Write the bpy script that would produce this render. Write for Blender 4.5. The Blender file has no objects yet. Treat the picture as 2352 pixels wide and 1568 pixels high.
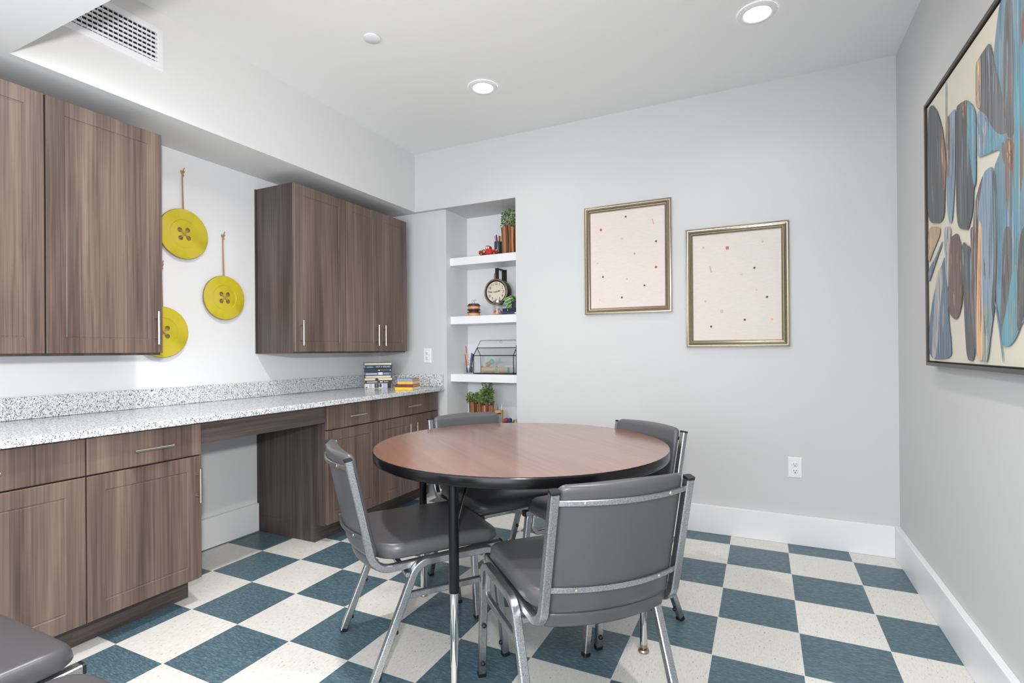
import bpy, math, random
from mathutils import Vector, Matrix
random.seed(7)
PI = math.pi
scene = bpy.context.scene
COL = scene.collection

# ------------------------------------------------------------------ helpers
def srgb(r, g, b, a=1.0):
    f = lambda c: (c/255/12.92) if c/255 <= .04045 else ((c/255+.055)/1.055)**2.4
    return (f(r), f(g), f(b), a)

class MB:
    """collects geometry and links it as one mesh object"""
    def __init__(s): s.v = []; s.f = []; s.m = []
    def add(s, vs, fs, m=0):
        o = len(s.v); s.v += [tuple(v) for v in vs]
        for f in fs: s.f.append(tuple(i+o for i in f)); s.m.append(m)
    def box(s, x0, x1, y0, y1, z0, z1, m=0):
        v = [(x0,y0,z0),(x1,y0,z0),(x1,y1,z0),(x0,y1,z0),(x0,y0,z1),(x1,y0,z1),(x1,y1,z1),(x0,y1,z1)]
        s.add(v, [(0,3,2,1),(4,5,6,7),(0,1,5,4),(1,2,6,5),(2,3,7,6),(3,0,4,7)], m); return s
    def obox(s, c, a, b, w, d, h, m=0):
        """box with base centre c, axes a (width) b (depth), height up"""
        c = Vector(c); a = Vector(a); b = Vector(b); up = Vector((0,0,1)); v = []
        for k in (0, h):
            for i, j in ((-1,-1),(1,-1),(1,1),(-1,1)): v.append(c + a*(i*w/2) + b*(j*d/2) + up*k)
        s.add(v, [(0,3,2,1),(4,5,6,7),(0,1,5,4),(1,2,6,5),(2,3,7,6),(3,0,4,7)], m); return s
    def loft(s, rings, closed=True, cap0=True, cap1=True, m=0):
        n = len(rings[0]); vs = [p for r in rings for p in r]; fs = []
        for k in range(len(rings)-1):
            for i in range(n if closed else n-1):
                j = (i+1) % n
                fs.append((k*n+i, k*n+j, (k+1)*n+j, (k+1)*n+i))
        if cap0: fs.append(tuple(reversed(range(n))))
        if cap1: fs.append(tuple(range((len(rings)-1)*n, len(rings)*n)))
        s.add(vs, fs, m); return s
    def lathe(s, prof, c=(0,0,0), n=32, m=0, axis='z', cap0=True, cap1=True):
        c = Vector(c); rings = []
        for r, h in prof:
            ring = []
            for i in range(n):
                a = 2*PI*i/n; p, q = r*math.cos(a), r*math.sin(a)
                if axis == 'z': ring.append(c+Vector((p, q, h)))
                elif axis == 'y': ring.append(c+Vector((q, h, p)))
                else: ring.append(c+Vector((h, p, q)))
            rings.append(ring)
        return s.loft(rings, True, cap0, cap1, m)
    def tube(s, pts, r, n=10, m=0, r1=None):
        pts = [Vector(p) for p in pts]; rings = []; up = None
        for i, p in enumerate(pts):
            t = (pts[min(i+1, len(pts)-1)] - pts[max(i-1, 0)]).normalized()
            if up is None: up = t.orthogonal().normalized()
            up = (up - t*up.dot(t)).normalized(); b = t.cross(up)
            rr = r if r1 is None else r + (r1-r)*i/(len(pts)-1)
            rings.append([p + up*(rr*math.cos(2*PI*k/n)) + b*(rr*math.sin(2*PI*k/n)) for k in range(n)])
        return s.loft(rings, m=m)
    def square_tube(s, pts, side, w, h, m=0, ch=.003):
        pts = [Vector(p) for p in pts]; side = Vector(side); rings = []
        for i, p in enumerate(pts):
            t = (pts[min(i+1, len(pts)-1)] - pts[max(i-1, 0)]).normalized()
            sd = (side - t*side.dot(t)).normalized(); nn = sd.cross(t)
            q = []
            for a, b in ((1,1),(-1,1),(-1,-1),(1,-1)):
                if a*b > 0: q += [(a*w/2, b*(h/2-ch)), (a*(w/2-ch), b*h/2)]
                else: q += [(a*(w/2-ch), b*h/2), (a*w/2, b*(h/2-ch))]
            rings.append([p + sd*x + nn*y for x, y in q])
        return s.loft(rings, m=m)
    def sphere(s, c, r, n=12, m=0, sz=1.0):
        prof = [(max(1e-4, r*math.sin(PI*k/8)), -r*sz*math.cos(PI*k/8)) for k in range(9)]
        return s.lathe(prof, c, n, m)
    def build(s, name, mats, parent=None, smooth=None, bevel=None, loc=None, kind=None):
        me = bpy.data.meshes.new(name); me.from_pydata(s.v, [], s.f); me.validate()
        if not isinstance(mats, (list, tuple)): mats = [mats]
        for k in mats: me.materials.append(k)
        if len(mats) > 1 and len(me.polygons) == len(s.m):
            me.polygons.foreach_set('material_index', s.m)
        import bmesh
        bm = bmesh.new(); bm.from_mesh(me); bmesh.ops.recalc_face_normals(bm, faces=bm.faces); bm.to_mesh(me); bm.free()
        if smooth is not None:
            me.polygons.foreach_set('use_smooth', [True]*len(me.polygons))
            if smooth < 180: me.set_sharp_from_angle(angle=math.radians(smooth))
        me.update()
        o = bpy.data.objects.new(name, me); COL.objects.link(o)
        if parent: o.parent = parent
        if loc: o.location = loc
        if bevel:
            b = o.modifiers.new('edge', 'BEVEL'); b.width = bevel; b.segments = 2; b.limit_method = 'ANGLE'
        if kind: o['kind'] = kind
        return o

def fillet(pts, rad, n=8):
    """round the inner corners of a polyline"""
    pts = [Vector(p) for p in pts]; out = [pts[0]]
    for i in range(1, len(pts)-1):
        p, a, b = pts[i], (pts[i-1]-pts[i]), (pts[i+1]-pts[i])
        ang = a.angle(b); r = rad[i-1]; d = r/math.tan(ang/2)
        a.normalize(); b.normalize(); p0, p1 = p+a*d, p+b*d
        c = p + (a+b).normalized()*(r/math.sin(ang/2))
        v0, v1 = p0-c, p1-c; th = v0.angle(v1)
        for k in range(n+1):
            t = k/n
            out.append(c + (v0*math.sin((1-t)*th) + v1*math.sin(t*th))/math.sin(th))
    out.append(pts[-1]); return out

def tag(o, label=None, cat=None, group=None, kind=None):
    if label: o['label'] = label
    if cat: o['category'] = cat
    if group: o['group'] = group
    if kind: o['kind'] = kind
    return o
def thing(name, label, cat, loc=(0,0,0), rz=0.0, group=None):
    o = bpy.data.objects.new(name, None); COL.objects.link(o)
    o.empty_display_size = .1; o.location = loc; o.rotation_euler = (0,0,rz)
    return tag(o, label, cat, group)
def copy_tree(o, parent=None):
    c = o.copy(); COL.objects.link(c); c.parent = parent
    for ch in list(o.children): copy_tree(ch, c)
    return c
def text_object(name, s, size, mat, parent, M, extrude=.0003, align='CENTER', sx=1.0):
    cu = bpy.data.curves.new(name, 'FONT'); cu.body = s; cu.size = size; cu.extrude = extrude
    cu.align_x = align; cu.align_y = 'CENTER'
    t = bpy.data.objects.new(name, cu); COL.objects.link(t)
    bpy.context.view_layer.update()
    me = bpy.data.meshes.new_from_object(t)
    bpy.data.objects.remove(t)
    me.transform(M @ Matrix.Diagonal((sx,1,1,1))); me.materials.clear(); me.materials.append(mat)
    o = bpy.data.objects.new(name, me); COL.objects.link(o)
    if parent: o.parent = parent
    return o

# ------------------------------------------------------------------ materials
def new_mat(name):
    m = bpy.data.materials.new(name); m.use_nodes = True
    nt = m.node_tree; return m, nt, nt.nodes['Principled BSDF']
def N(nt, t, **kw):
    n = nt.nodes.new(t)
    for k, v in kw.items():
        if k in n.inputs: n.inputs[k].default_value = v
        else: setattr(n, k, v)
    return n
def plain(name, col, rough=.5, metal=0.0, spec=.5, bump=0, bscale=200, coat=0):
    m, nt, b = new_mat(name)
    b.inputs['Base Color'].default_value = col; b.inputs['Roughness'].default_value = rough
    b.inputs['Metallic'].default_value = metal; b.inputs['Specular IOR Level'].default_value = spec
    b.inputs['Coat Weight'].default_value = coat
    if bump:
        tc = N(nt, 'ShaderNodeTexCoord'); no = N(nt, 'ShaderNodeTexNoise', Scale=bscale, Detail=3.0)
        bp = N(nt, 'ShaderNodeBump', Strength=bump, Distance=.002)
        nt.links.new(tc.outputs['Object'], no.inputs['Vector']); nt.links.new(no.outputs['Fac'], bp.inputs['Height'])
        nt.links.new(bp.outputs['Normal'], b.inputs['Normal'])
    return m
def ramp(nt, stops):
    r = nt.nodes.new('ShaderNodeValToRGB'); e = r.color_ramp.elements
    e[0].position, e[0].color = stops[0]; e[1].position, e[1].color = stops[-1]
    for p, c in stops[1:-1]:
        k = e.new(p); k.color = c
    return r
def wood(name, axis, cols, rough=.42, fine=1.0, spec=.4):
    """laminate with grain along axis 0/1/2, shifted per object"""
    m, nt, b = new_mat(name); L = nt.links.new
    tc = N(nt, 'ShaderNodeTexCoord'); oi = N(nt, 'ShaderNodeObjectInfo')
    mul = N(nt, 'ShaderNodeVectorMath', operation='SCALE'); mul.inputs['Scale'].default_value = 37.0
    cmb = N(nt, 'ShaderNodeCombineXYZ')
    for i in range(3): L(oi.outputs['Random'], cmb.inputs[i])
    L(cmb.outputs[0], mul.inputs[0])
    ad = N(nt, 'ShaderNodeVectorMath', operation='ADD'); L(tc.outputs['Object'], ad.inputs[0]); L(mul.outputs[0], ad.inputs[1])
    sc1 = [9.0*fine]*3; sc1[axis] = .55; sc2 = [120.0*fine]*3; sc2[axis] = 2.2
    f = []
    for sc, det, dist in ((sc1, 4.0, .9), (sc2, 3.0, .3)):
        mp = N(nt, 'ShaderNodeMapping'); mp.inputs['Scale'].default_value = sc
        L(ad.outputs[0], mp.inputs['Vector'])
        no = N(nt, 'ShaderNodeTexNoise', Scale=1.0, Detail=det, Distortion=dist); L(mp.outputs[0], no.inputs['Vector']); f.append(no)
    mx = N(nt, 'ShaderNodeMix', data_type='FLOAT'); mx.inputs['Factor'].default_value = .40
    L(f[0].outputs['Fac'], mx.inputs[2]); L(f[1].outputs['Fac'], mx.inputs[3])
    r = ramp(nt, [(.34, cols[0]), (.46, cols[1]), (.55, cols[2]), (.68, cols[3])])
    L(mx.outputs[0], r.inputs['Fac']); L(r.outputs['Color'], b.inputs['Base Color'])
    b.inputs['Roughness'].default_value = rough; b.inputs['Specular IOR Level'].default_value = spec
    bp = N(nt, 'ShaderNodeBump', Strength=.08, Distance=.001); L(f[1].outputs['Fac'], bp.inputs['Height']); L(bp.outputs['Normal'], b.inputs['Normal'])
    return m

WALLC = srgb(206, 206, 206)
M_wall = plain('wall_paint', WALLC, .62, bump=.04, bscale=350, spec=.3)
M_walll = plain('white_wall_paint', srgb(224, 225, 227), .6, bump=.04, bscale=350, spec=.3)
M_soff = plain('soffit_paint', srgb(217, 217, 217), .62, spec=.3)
M_ceil = plain('ceiling_paint', srgb(235, 235, 234), .8, spec=.2)
M_trim = plain('white_trim_paint', srgb(233, 234, 236), .35)
M_shelf = plain('white_shelf_paint', srgb(238, 238, 241), .4)
LAM = [srgb(74,61,56), srgb(98,82,74), srgb(112,95,86), srgb(130,111,100)]
DRK = [srgb(52,44,42), srgb(70,61,57), srgb(82,72,68), srgb(98,86,81)]
M_woodv = wood('laminate_vertical_grain', 2, LAM)
M_woodd = wood('laminate_panel_vertical', 2, DRK)
M_woodh = wood('laminate_horizontal_grain', 1, DRK)
M_table = wood('table_laminate', 0, [srgb(98,62,49), srgb(116,75,58), srgb(127,84,65), srgb(138,93,72)], .33, .45, .7)
M_table.node_tree.nodes['Principled BSDF'].inputs['Coat Weight'].default_value = .8
M_table.node_tree.nodes['Principled BSDF'].inputs['Coat Roughness'].default_value = .16
M_nickel = plain('brushed_nickel', srgb(196,190,182), .28, 1.0)
M_chrome = plain('chrome', srgb(210,212,214), .06, 1.0)
M_vinyl = plain('grey_vinyl', srgb(80,80,83), .33, bump=.08, bscale=600, spec=.5)
M_black = plain('black_plastic', srgb(24,24,26), .4)
M_blackm = plain('black_powder_coat', srgb(12,12,14), .3, spec=.35)
M_edge = plain('black_vinyl_edge', srgb(13,12,16), .22, spec=.35)
M_yellow = None
M_white = plain('white_plastic', srgb(232,232,236), .35)
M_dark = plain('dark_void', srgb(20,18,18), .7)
M_groove = plain('groove_light', srgb(176,150,136), .5)
M_slot = plain('slot_shadow', srgb(60,60,62), .6)

def silver_vein():
    m, nt, b = new_mat('silver_vein_metal'); L = nt.links.new
    tc = N(nt, 'ShaderNodeTexCoord'); no = N(nt, 'ShaderNodeTexNoise', Scale=620.0, Detail=1.5, Roughness=.5, Distortion=1.0)
    L(tc.outputs['Object'], no.inputs['Vector'])
    r = ramp(nt, [(.36, srgb(112,114,118)), (.46, srgb(168,170,173)), (.62, srgb(190,192,194))])
    L(no.outputs['Fac'], r.inputs['Fac']); L(r.outputs['Color'], b.inputs['Base Color'])
    b.inputs['Metallic'].default_value = .92; b.inputs['Roughness'].default_value = .24
    bp = N(nt, 'ShaderNodeBump', Strength=.25, Distance=.001); L(no.outputs['Fac'], bp.inputs['Height']); L(bp.outputs['Normal'], b.inputs['Normal'])
    return m
M_vein = silver_vein()

def granite():
    m, nt, b = new_mat('speckled_granite'); L = nt.links.new
    tc = N(nt, 'ShaderNodeTexCoord')
    mp = N(nt, 'ShaderNodeMapping'); mp.inputs['Rotation'].default_value = (.6,.5,.7); mp.inputs['Scale'].default_value = (1.0,1.9,1.4)
    L(tc.outputs['Object'], mp.inputs['Vector'])
    no = N(nt, 'ShaderNodeTexNoise', Scale=110.0, Detail=3.0); L(mp.outputs[0], no.inputs['Vector'])
    vm = N(nt, 'ShaderNodeVectorMath', operation='MULTIPLY_ADD'); vm.inputs[1].default_value = (.008,)*3
    L(no.outputs['Color'], vm.inputs[0]); L(mp.outputs[0], vm.inputs[2])
    vo = N(nt, 'ShaderNodeTexVoronoi', Scale=185.0); L(vm.outputs[0], vo.inputs['Vector'])
    sp = N(nt, 'ShaderNodeSeparateColor'); L(vo.outputs['Color'], sp.inputs[0])
    n2 = N(nt, 'ShaderNodeTexNoise', Scale=70.0, Detail=3.0, Roughness=.6); L(mp.outputs[0], n2.inputs['Vector'])
    mx = N(nt, 'ShaderNodeMix', data_type='FLOAT'); mx.inputs['Factor'].default_value = .45
    L(sp.outputs[0], mx.inputs[2]); L(n2.outputs['Fac'], mx.inputs[3])
    r = ramp(nt, [(.20, srgb(52,56,68)), (.29, srgb(104,110,122)), (.36, srgb(172,176,182)), (.46, srgb(208,210,213)), (.7, srgb(233,234,236))])
    L(mx.outputs[0], r.inputs['Fac']); L(r.outputs['Color'], b.inputs['Base Color'])
    b.inputs['Roughness'].default_value = .14; b.inputs['Specular IOR Level'].default_value = .55
    return m
M_granite = granite()

def floor_mat():
    T = .3048
    m, nt, b = new_mat('checkered_vinyl_tile'); L = nt.links.new
    tc = N(nt, 'ShaderNodeTexCoord'); sp = N(nt, 'ShaderNodeSeparateXYZ'); L(tc.outputs['Object'], sp.inputs[0])
    def mth(op, a, b_=None):
        n = N(nt, 'ShaderNodeMath', operation=op)
        for i, v in enumerate((a, b_)):
            if v is None: continue
            if isinstance(v, (int, float)): n.inputs[i].default_value = v
            else: L(v, n.inputs[i])
        return n.outputs[0]
    u, v = mth('DIVIDE', sp.outputs['X'], T), mth('DIVIDE', sp.outputs['Y'], T)
    fu, fv = mth('FLOOR', u), mth('FLOOR', v)
    par = mth('FLOORED_MODULO', mth('ADD', fu, fv), 2.0)
    par = mth('GREATER_THAN', par, .5)
    gu, gv = mth('FRACT', u), mth('FRACT', v)
    e = mth('MINIMUM', mth('MINIMUM', gu, mth('SUBTRACT', 1.0, gu)), mth('MINIMUM', gv, mth('SUBTRACT', 1.0, gv)))
    seam = mth('LESS_THAN', e, .0042)
    cmb = N(nt, 'ShaderNodeCombineXYZ'); L(fu, cmb.inputs[0]); L(fv, cmb.inputs[1])
    wn = N(nt, 'ShaderNodeTexWhiteNoise', noise_dimensions='3D'); L(cmb.outputs[0], wn.inputs['Vector'])
    off = N(nt, 'ShaderNodeVectorMath', operation='MULTIPLY_ADD'); off.inputs[1].default_value = (9,9,9)
    L(wn.outputs['Color'], off.inputs[0]); L(tc.outputs['Object'], off.inputs[2])
    # streaky grain running across the room
    def noise(scale, sc, det=4.0, dist=.6, rough=.6):
        mp = N(nt, 'ShaderNodeMapping'); mp.inputs['Scale'].default_value = sc; L(off.outputs[0], mp.inputs['Vector'])
        n = N(nt, 'ShaderNodeTexNoise', Scale=scale, Detail=det, Distortion=dist, Roughness=rough); L(mp.outputs[0], n.inputs['Vector']); return n
    nb = noise(1.0, (45, 170, 1), 5.0, .35, .7)
    rb = ramp(nt, [(.33, srgb(60,83,95)), (.5, srgb(77,102,113)), (.66, srgb(107,132,141))])
    L(nb.outputs['Fac'], rb.inputs['Fac'])
    nw = noise(1.0, (220, 60, 1), 2.0, .2, .5)
    rw = ramp(nt, [(.22, srgb(184,179,172)), (.32, srgb(210,207,201)), (.5, srgb(219,217,212)), (.8, srgb(225,223,218))])
    L(nw.outputs['Fac'], rw.inputs['Fac'])
    vmap = N(nt, 'ShaderNodeMapping'); vmap.inputs['Scale'].default_value = (125, 46, 1); vmap.inputs['Rotation'].default_value = (0,0,.22); L(off.outputs[0], vmap.inputs['Vector'])
    vo = N(nt, 'ShaderNodeTexVoronoi', Scale=1.0, Randomness=1.0); L(vmap.outputs[0], vo.inputs['Vector'])
    sc = N(nt, 'ShaderNodeSeparateColor'); L(vo.outputs['Color'], sc.inputs[0])
    speck = mth('MULTIPLY', mth('LESS_THAN', vo.outputs['Distance'], .17), mth('GREATER_THAN', sc.outputs[0], .84))
    mw = N(nt, 'ShaderNodeMix', data_type='RGBA'); L(speck, mw.inputs[0]); L(rw.outputs['Color'], mw.inputs[6]); mw.inputs[7].default_value = srgb(128,120,118)
    mx = N(nt, 'ShaderNodeMix', data_type='RGBA'); L(par, mx.inputs[0]); L(mw.outputs[2], mx.inputs[6]); L(rb.outputs['Color'], mx.inputs[7])
    ms = N(nt, 'ShaderNodeMix', data_type='RGBA'); L(seam, ms.inputs[0]); L(mx.outputs[2], ms.inputs[6]); ms.inputs[7].default_value = srgb(214,216,214)
    L(ms.outputs[2], b.inputs['Base Color'])
    b.inputs['Roughness'].default_value = .38; b.inputs['Specular IOR Level'].default_value = .4
    return m
M_floor = floor_mat()

def glazed_yellow():
    m, nt, b = new_mat('glazed_yellow'); L = nt.links.new
    tc = N(nt, 'ShaderNodeTexCoord'); no = N(nt, 'ShaderNodeTexNoise', Scale=5.0, Detail=3.0); L(tc.outputs['Object'], no.inputs['Vector'])
    r = ramp(nt, [(.35, srgb(176,162,20)), (.52, srgb(196,180,38)), (.7, srgb(200,178,70))])
    L(no.outputs['Fac'], r.inputs['Fac']); L(r.outputs['Color'], b.inputs['Base Color'])
    b.inputs['Roughness'].default_value = .22; return m
M_yellow = glazed_yellow()
M_rim = plain('bare_wood_rim', srgb(150,128,84), .6)
M_jute = plain('jute_cord', srgb(176,140,102), .9, bump=.6, bscale=900)
M_champ = plain('champagne_gilt', srgb(168,157,138), .26, .9)
M_champd = plain('dark_gilt', srgb(120,104,82), .35, .8)
def linen():
    m, nt, b = new_mat('pale_linen'); L = nt.links.new
    tc = N(nt, 'ShaderNodeTexCoord'); w = N(nt, 'ShaderNodeTexNoise', Scale=1.0, Detail=2.0)
    mp = N(nt, 'ShaderNodeMapping'); mp.inputs['Scale'].default_value = (30,30,420); L(tc.outputs['Object'], mp.inputs['Vector']); L(mp.outputs[0], w.inputs['Vector'])
    r = ramp(nt, [(.3, srgb(216,206,198)), (.7, srgb(224,215,208))]); L(w.outputs['Fac'], r.inputs['Fac']); L(r.outputs['Color'], b.inputs['Base Color'])
    b.inputs['Roughness'].default_value = .85; return m
M_linen = linen()
def glass():
    m, nt, b = new_mat('clear_glass'); L = nt.links.new
    out = nt.nodes['Material Output']
    tr = N(nt, 'ShaderNodeBsdfTransparent'); tr.inputs[0].default_value = (.95,.97,.97,1)
    gl = N(nt, 'ShaderNodeBsdfGlossy'); gl.inputs['Roughness'].default_value = .02
    mx = N(nt, "ShaderNodeMixShader"); mx.inputs[0].default_value = .10; L(tr.outputs[0], mx.inputs[1]); L(gl.outputs[0], mx.inputs[2])
    L(mx.outputs[0], out.inputs[0]); return m
M_glass = glass()
def paint_mat(name, c1, c2, rough=.45):
    m, nt, b = new_mat(name); L = nt.links.new
    tc = N(nt, 'ShaderNodeTexCoord'); mp = N(nt, 'ShaderNodeMapping'); mp.inputs['Scale'].default_value = (1, 85, 2.2)
    L(tc.outputs['Object'], mp.inputs['Vector']); no = N(nt, 'ShaderNodeTexNoise', Scale=1.0, Detail=5.0, Distortion=.6, Roughness=.65); L(mp.outputs[0], no.inputs['Vector'])
    mid_ = tuple((p+q)/2 for p, q in zip(c1, c2)); dk_ = tuple(p*.55 for p in c1[:3])+(1,); lt_ = tuple(min(1, p*1.25+.06) for p in c2[:3])+(1,)
    r = ramp(nt, [(.28, dk_), (.38, c1), (.50, mid_), (.60, c2), (.74, lt_)]); L(no.outputs['Fac'], r.inputs['Fac']); L(r.outputs['Color'], b.inputs['Base Color'])
    bp = N(nt, 'ShaderNodeBump', Strength=.2, Distance=.002); L(no.outputs['Fac'], bp.inputs['Height']); L(bp.outputs['Normal'], b.inputs['Normal'])
    b.inputs['Roughness'].default_value = rough; return m
def leaf_mat(name, c1, c2):
    m, nt, b = new_mat(name); L = nt.links.new
    tc = N(nt, 'ShaderNodeTexCoord'); no = N(nt, 'ShaderNodeTexNoise', Scale=70.0, Detail=1.0); L(tc.outputs['Object'], no.inputs['Vector'])
    r = ramp(nt, [(.38, c1), (.62, c2)]); L(no.outputs['Fac'], r.inputs['Fac']); L(r.outputs['Color'], b.inputs['Base Color'])
    b.inputs['Roughness'].default_value = .4; return m
M_leaf = leaf_mat('small_leaves', srgb(40,84,34), srgb(140,168,76))
M_leaf2 = leaf_mat('variegated_leaves', srgb(36,96,34), srgb(92,150,60))
M_leafw = plain('cream_leaf_margin', srgb(214,224,190), .4)
M_sticks = [wood('stick_wood_%d' % i, 2, [srgb(*c) for c in cc], .65, 2.0) for i, cc in enumerate([[(52,30,22),(84,50,34),(110,66,44),(140,90,62)],[(88,52,34),(126,78,50),(150,98,66),(176,126,88)],[(110,70,44),(156,106,68),(182,132,90),(206,162,120)]])]
def c_(n, r, g, b, rough=.5, metal=0): return plain(n, srgb(r,g,b), rough, metal)

# ------------------------------------------------------------------ room shell
XL, XR, YB, YR, ZC, ZS = -.63, 2.985, 1.70, 1.74, 2.75, 2.28
XS, YS = -.23, -.836
YE = -4.2
def struct(name, mb, mat, **k): return mb.build(name, mat, kind='structure', **k)
struct('floor', MB().box(-.75, 3.1, YE, 2.2, -.08, 0), M_floor)
struct('ceiling', MB().box(-.75, 3.1, YE, 2.2, ZC, ZC+.1), M_ceil)
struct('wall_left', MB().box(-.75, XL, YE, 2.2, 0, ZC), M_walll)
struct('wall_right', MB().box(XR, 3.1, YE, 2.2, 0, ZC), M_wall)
b = MB()
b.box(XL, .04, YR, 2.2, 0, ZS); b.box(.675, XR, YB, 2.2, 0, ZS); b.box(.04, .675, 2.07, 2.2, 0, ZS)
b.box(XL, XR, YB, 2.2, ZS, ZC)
b.box(.0395, .0405, YR+.0005, 2.07, 0, ZS-.0005, 1); b.box(.041, .674, 2.068, 2.0695, 0, ZS-.0005, 1); b.box(.6735, .6755, YB+.004, 2.068, 0, ZS-.0005, 1)
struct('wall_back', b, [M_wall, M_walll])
b = MB()
b.box(XL, XS, YS, YB, ZS, ZC); b.box(XL, XR, YE, YS, ZS, ZC)
struct('trim_1', b, M_soff)
def baseb(name, *boxes):
    m = MB()
    for q in boxes: m.box(*q)
    return m.build(name, M_trim, kind='structure', bevel=.003)
baseb('baseboard_back', (.675, XR-.026, YB-.026, YB, 0, .172))
baseb('baseboard_right', (XR-.026, XR, YE, YB, 0, .172))
baseb('baseboard_left', (XL, XL+.026, -.24, .523, .006, .182))
baseb('baseboard_niche', (-.02, .04, YR-.02, YR, 0, .15), (.04, .056, YR, 2.05, 0, .15), (.056, .675, 2.05, 2.07, 0, .15))

# ------------------------------------------------------------------ camera
f, cx, cy, yaw, pitch, roll, x0, y0, h = 1195.4365, 1176.0, 801.969, .448086, -.002125, -.0075215, 2.312762, -1.783635, 1.148815
right = Vector((math.cos(yaw), math.sin(yaw), 0)); fwd = Vector((-math.sin(yaw), math.cos(yaw), 0)); down = Vector((0,0,-1))
Yc = down*math.cos(pitch) - fwd*math.sin(pitch); Zc = down*math.sin(pitch) + fwd*math.cos(pitch)
Xa = right*math.cos(roll) - Yc*math.sin(roll); Ya = right*math.sin(roll) + Yc*math.cos(roll)
cam = bpy.data.cameras.new('camera'); co = bpy.data.objects.new('camera', cam); COL.objects.link(co)
R = Matrix((Xa, -Ya, -Zc)).transposed().to_4x4(); co.matrix_world = Matrix.Translation((x0, y0, h)) @ R
cam.sensor_width = 36; cam.lens = f/2352*36; cam.sensor_fit = 'HORIZONTAL'
cam.shift_x = -(cx-1176)/2352; cam.shift_y = (cy-784)/2352
cam.clip_start = .02; scene.camera = co

# ------------------------------------------------------------------ cabinets
def door_slab(m, xb, y0, y1, z0, z1, t=.02, inset=None):
    """slab facing +x with eased edges and, when inset is given, a shallow routed panel"""
    xf = xb+t; e = .0018
    rect = lambda x, i: [(x, y0+i, z0+i), (x, y1-i, z0+i), (x, y1-i, z1-i), (x, y0+i, z1-i)]
    rings = [rect(xb, 0), rect(xf-e, 0), rect(xf, e)]
    if inset:
        rings += [rect(xf, inset), rect(xf-.0028, inset+.0022), rect(xf-.0028, inset+.0055), rect(xf-.0016, inset+.008)]
    m.loft(rings, cap0=True, cap1=True)
def pull(parent, xf, y, z, vert, ln=.155):
    m = MB(); xo = xf+.030; d = (0,0,1) if vert else (0,1,0); D = Vector(d); c = Vector((xo, y, z))
    m.tube([c-D*ln/2, c+D*ln/2], .0058, 12)
    for s in (-1, 1):
        q = c + D*(s*.048); m.tube([(xf-.001, q.y, q.z), (xo, q.y, q.z)], .0042, 8)
    return m.build('handle', M_nickel, parent, smooth=40)

def upper_cabinet(y0, y1, doors, label, exposed=()):
    t = thing('wall_cabinet', label, 'cabinet', (XL, (y0+y1)/2, 1.14), group='wood-grain wall cabinets above the counter')
    oy = (y0+y1)/2; m = MB()
    m.box(0, .33, y0-oy, y1-oy, 0, 1.058)
    if 'left' in exposed: m.box(0, .012, y0-oy-.006, y0-oy, 0, 1.058)
    m.build('cabinet_body', M_woodd, t, bevel=.001)
    n = len(doors); w = (y1-y0)/n
    for k, hs in enumerate(doors):
        a, b_ = y0-oy+k*w+.0015, y0-oy+(k+1)*w-.0015
        m = MB(); door_slab(m, .331, a, b_, .010, 1.054, .02, .062)
        d = m.build('door', M_woodv, t, smooth=20)
        pull(d, .351, (a+.040) if hs == 'l' else (b_-.034), .128, True)
    return t
upper_cabinet(-1.398, -.712, 'rl', 'brown wood-grain wall cabinet cut off by the left edge of the photo', ())
upper_cabinet(-.710, -.257, 'r', 'brown wall cabinet left of the yellow buttons with a bar handle at lower right', ())
upper_cabinet(.527, .966, 'l', 'single-door brown wall cabinet right of the yellow buttons with a dark exposed side', ('left',))
upper_cabinet(.968, 1.650, 'rl', 'double-door brown wall cabinet nearest the corner with two handles side by side', ())

def base_cabinet(y0, y1, doors, label, gable=None):
    t = thing('base_cabinet', label, 'cabinet', (XL+.001, (y0+y1)/2, 0), group='wood-grain base cabinets under the counter')
    oy = (y0+y1)/2; m = MB()
    m.box(0, .588, y0-oy, y1-oy, .108, .829); m.box(0, .495, y0-oy, y1-oy, 0, .108)
    m.build('cabinet_body', M_woodd, t, bevel=.001)
    m = MB(); m.box(.4955, .503, y0-oy-.0009, y1-oy+.0009, .001, .107); m.build('toe_kick', M_woodh, t)
    a, b_ = y0-oy+.0015, y1-oy-.0015
    m = MB(); door_slab(m, .589, a, b_, .682, .824); d = m.build('drawer', M_woodv, t, smooth=20)
    pull(d, .609, (a+b_)/2+.006, .748, False)
    n = len(doors); w = (y1-y0)/n
    for k, hs in enumerate(doors):
        a, b_ = y0-oy+k*w+.0015, y0-oy+(k+1)*w-.0015
        m = MB(); door_slab(m, .589, a, b_, .118, .676, .02, .062)
        d = m.build('door', M_woodv, t, smooth=20)
        pull(d, .609, (a+.040) if hs == 'l' else (b_-.022 if gable == 'h' else b_-.038), .545, True)
    return t
base_cabinet(-1.383, -.697, 'rl', 'brown base cabinet cut off by the left edge behind the foreground chair')
base_cabinet(-.695, -.242, 'r', 'brown base cabinet left of the knee space with one drawer and one door', 'h')
base_cabinet(.527, .986, 'l', 'brown base cabinet right of the knee space with a dark exposed side panel')
base_cabinet(.988, 1.700, 'rl', 'wide brown base cabinet in the corner with one drawer over two doors')
t = thing('desk_apron', 'dark wood-grain apron board spanning the knee space under the counter', 'apron', (XL, .14, .727))
MB().box(.566, .598, -.3815, .3865, 0, .1035).build('apron_board', M_woodh, t, bevel=.001)

t = thing('countertop', 'speckled grey and white granite countertop along the left wall with low backsplash', 'countertop', (XL, .3, .830))
m = MB(); m.box(0, .650, -1.70, YR-.3, .001, .031); m.build('counter_slab', M_granite, t, bevel=.004)
m = MB(); m.box(0, .02, -1.70, YR-.3, .032, .130); m.box(.02, .640, YR-.32, YR-.3, .032, .130); m.build('backsplash', M_granite, t, bevel=.002)

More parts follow.
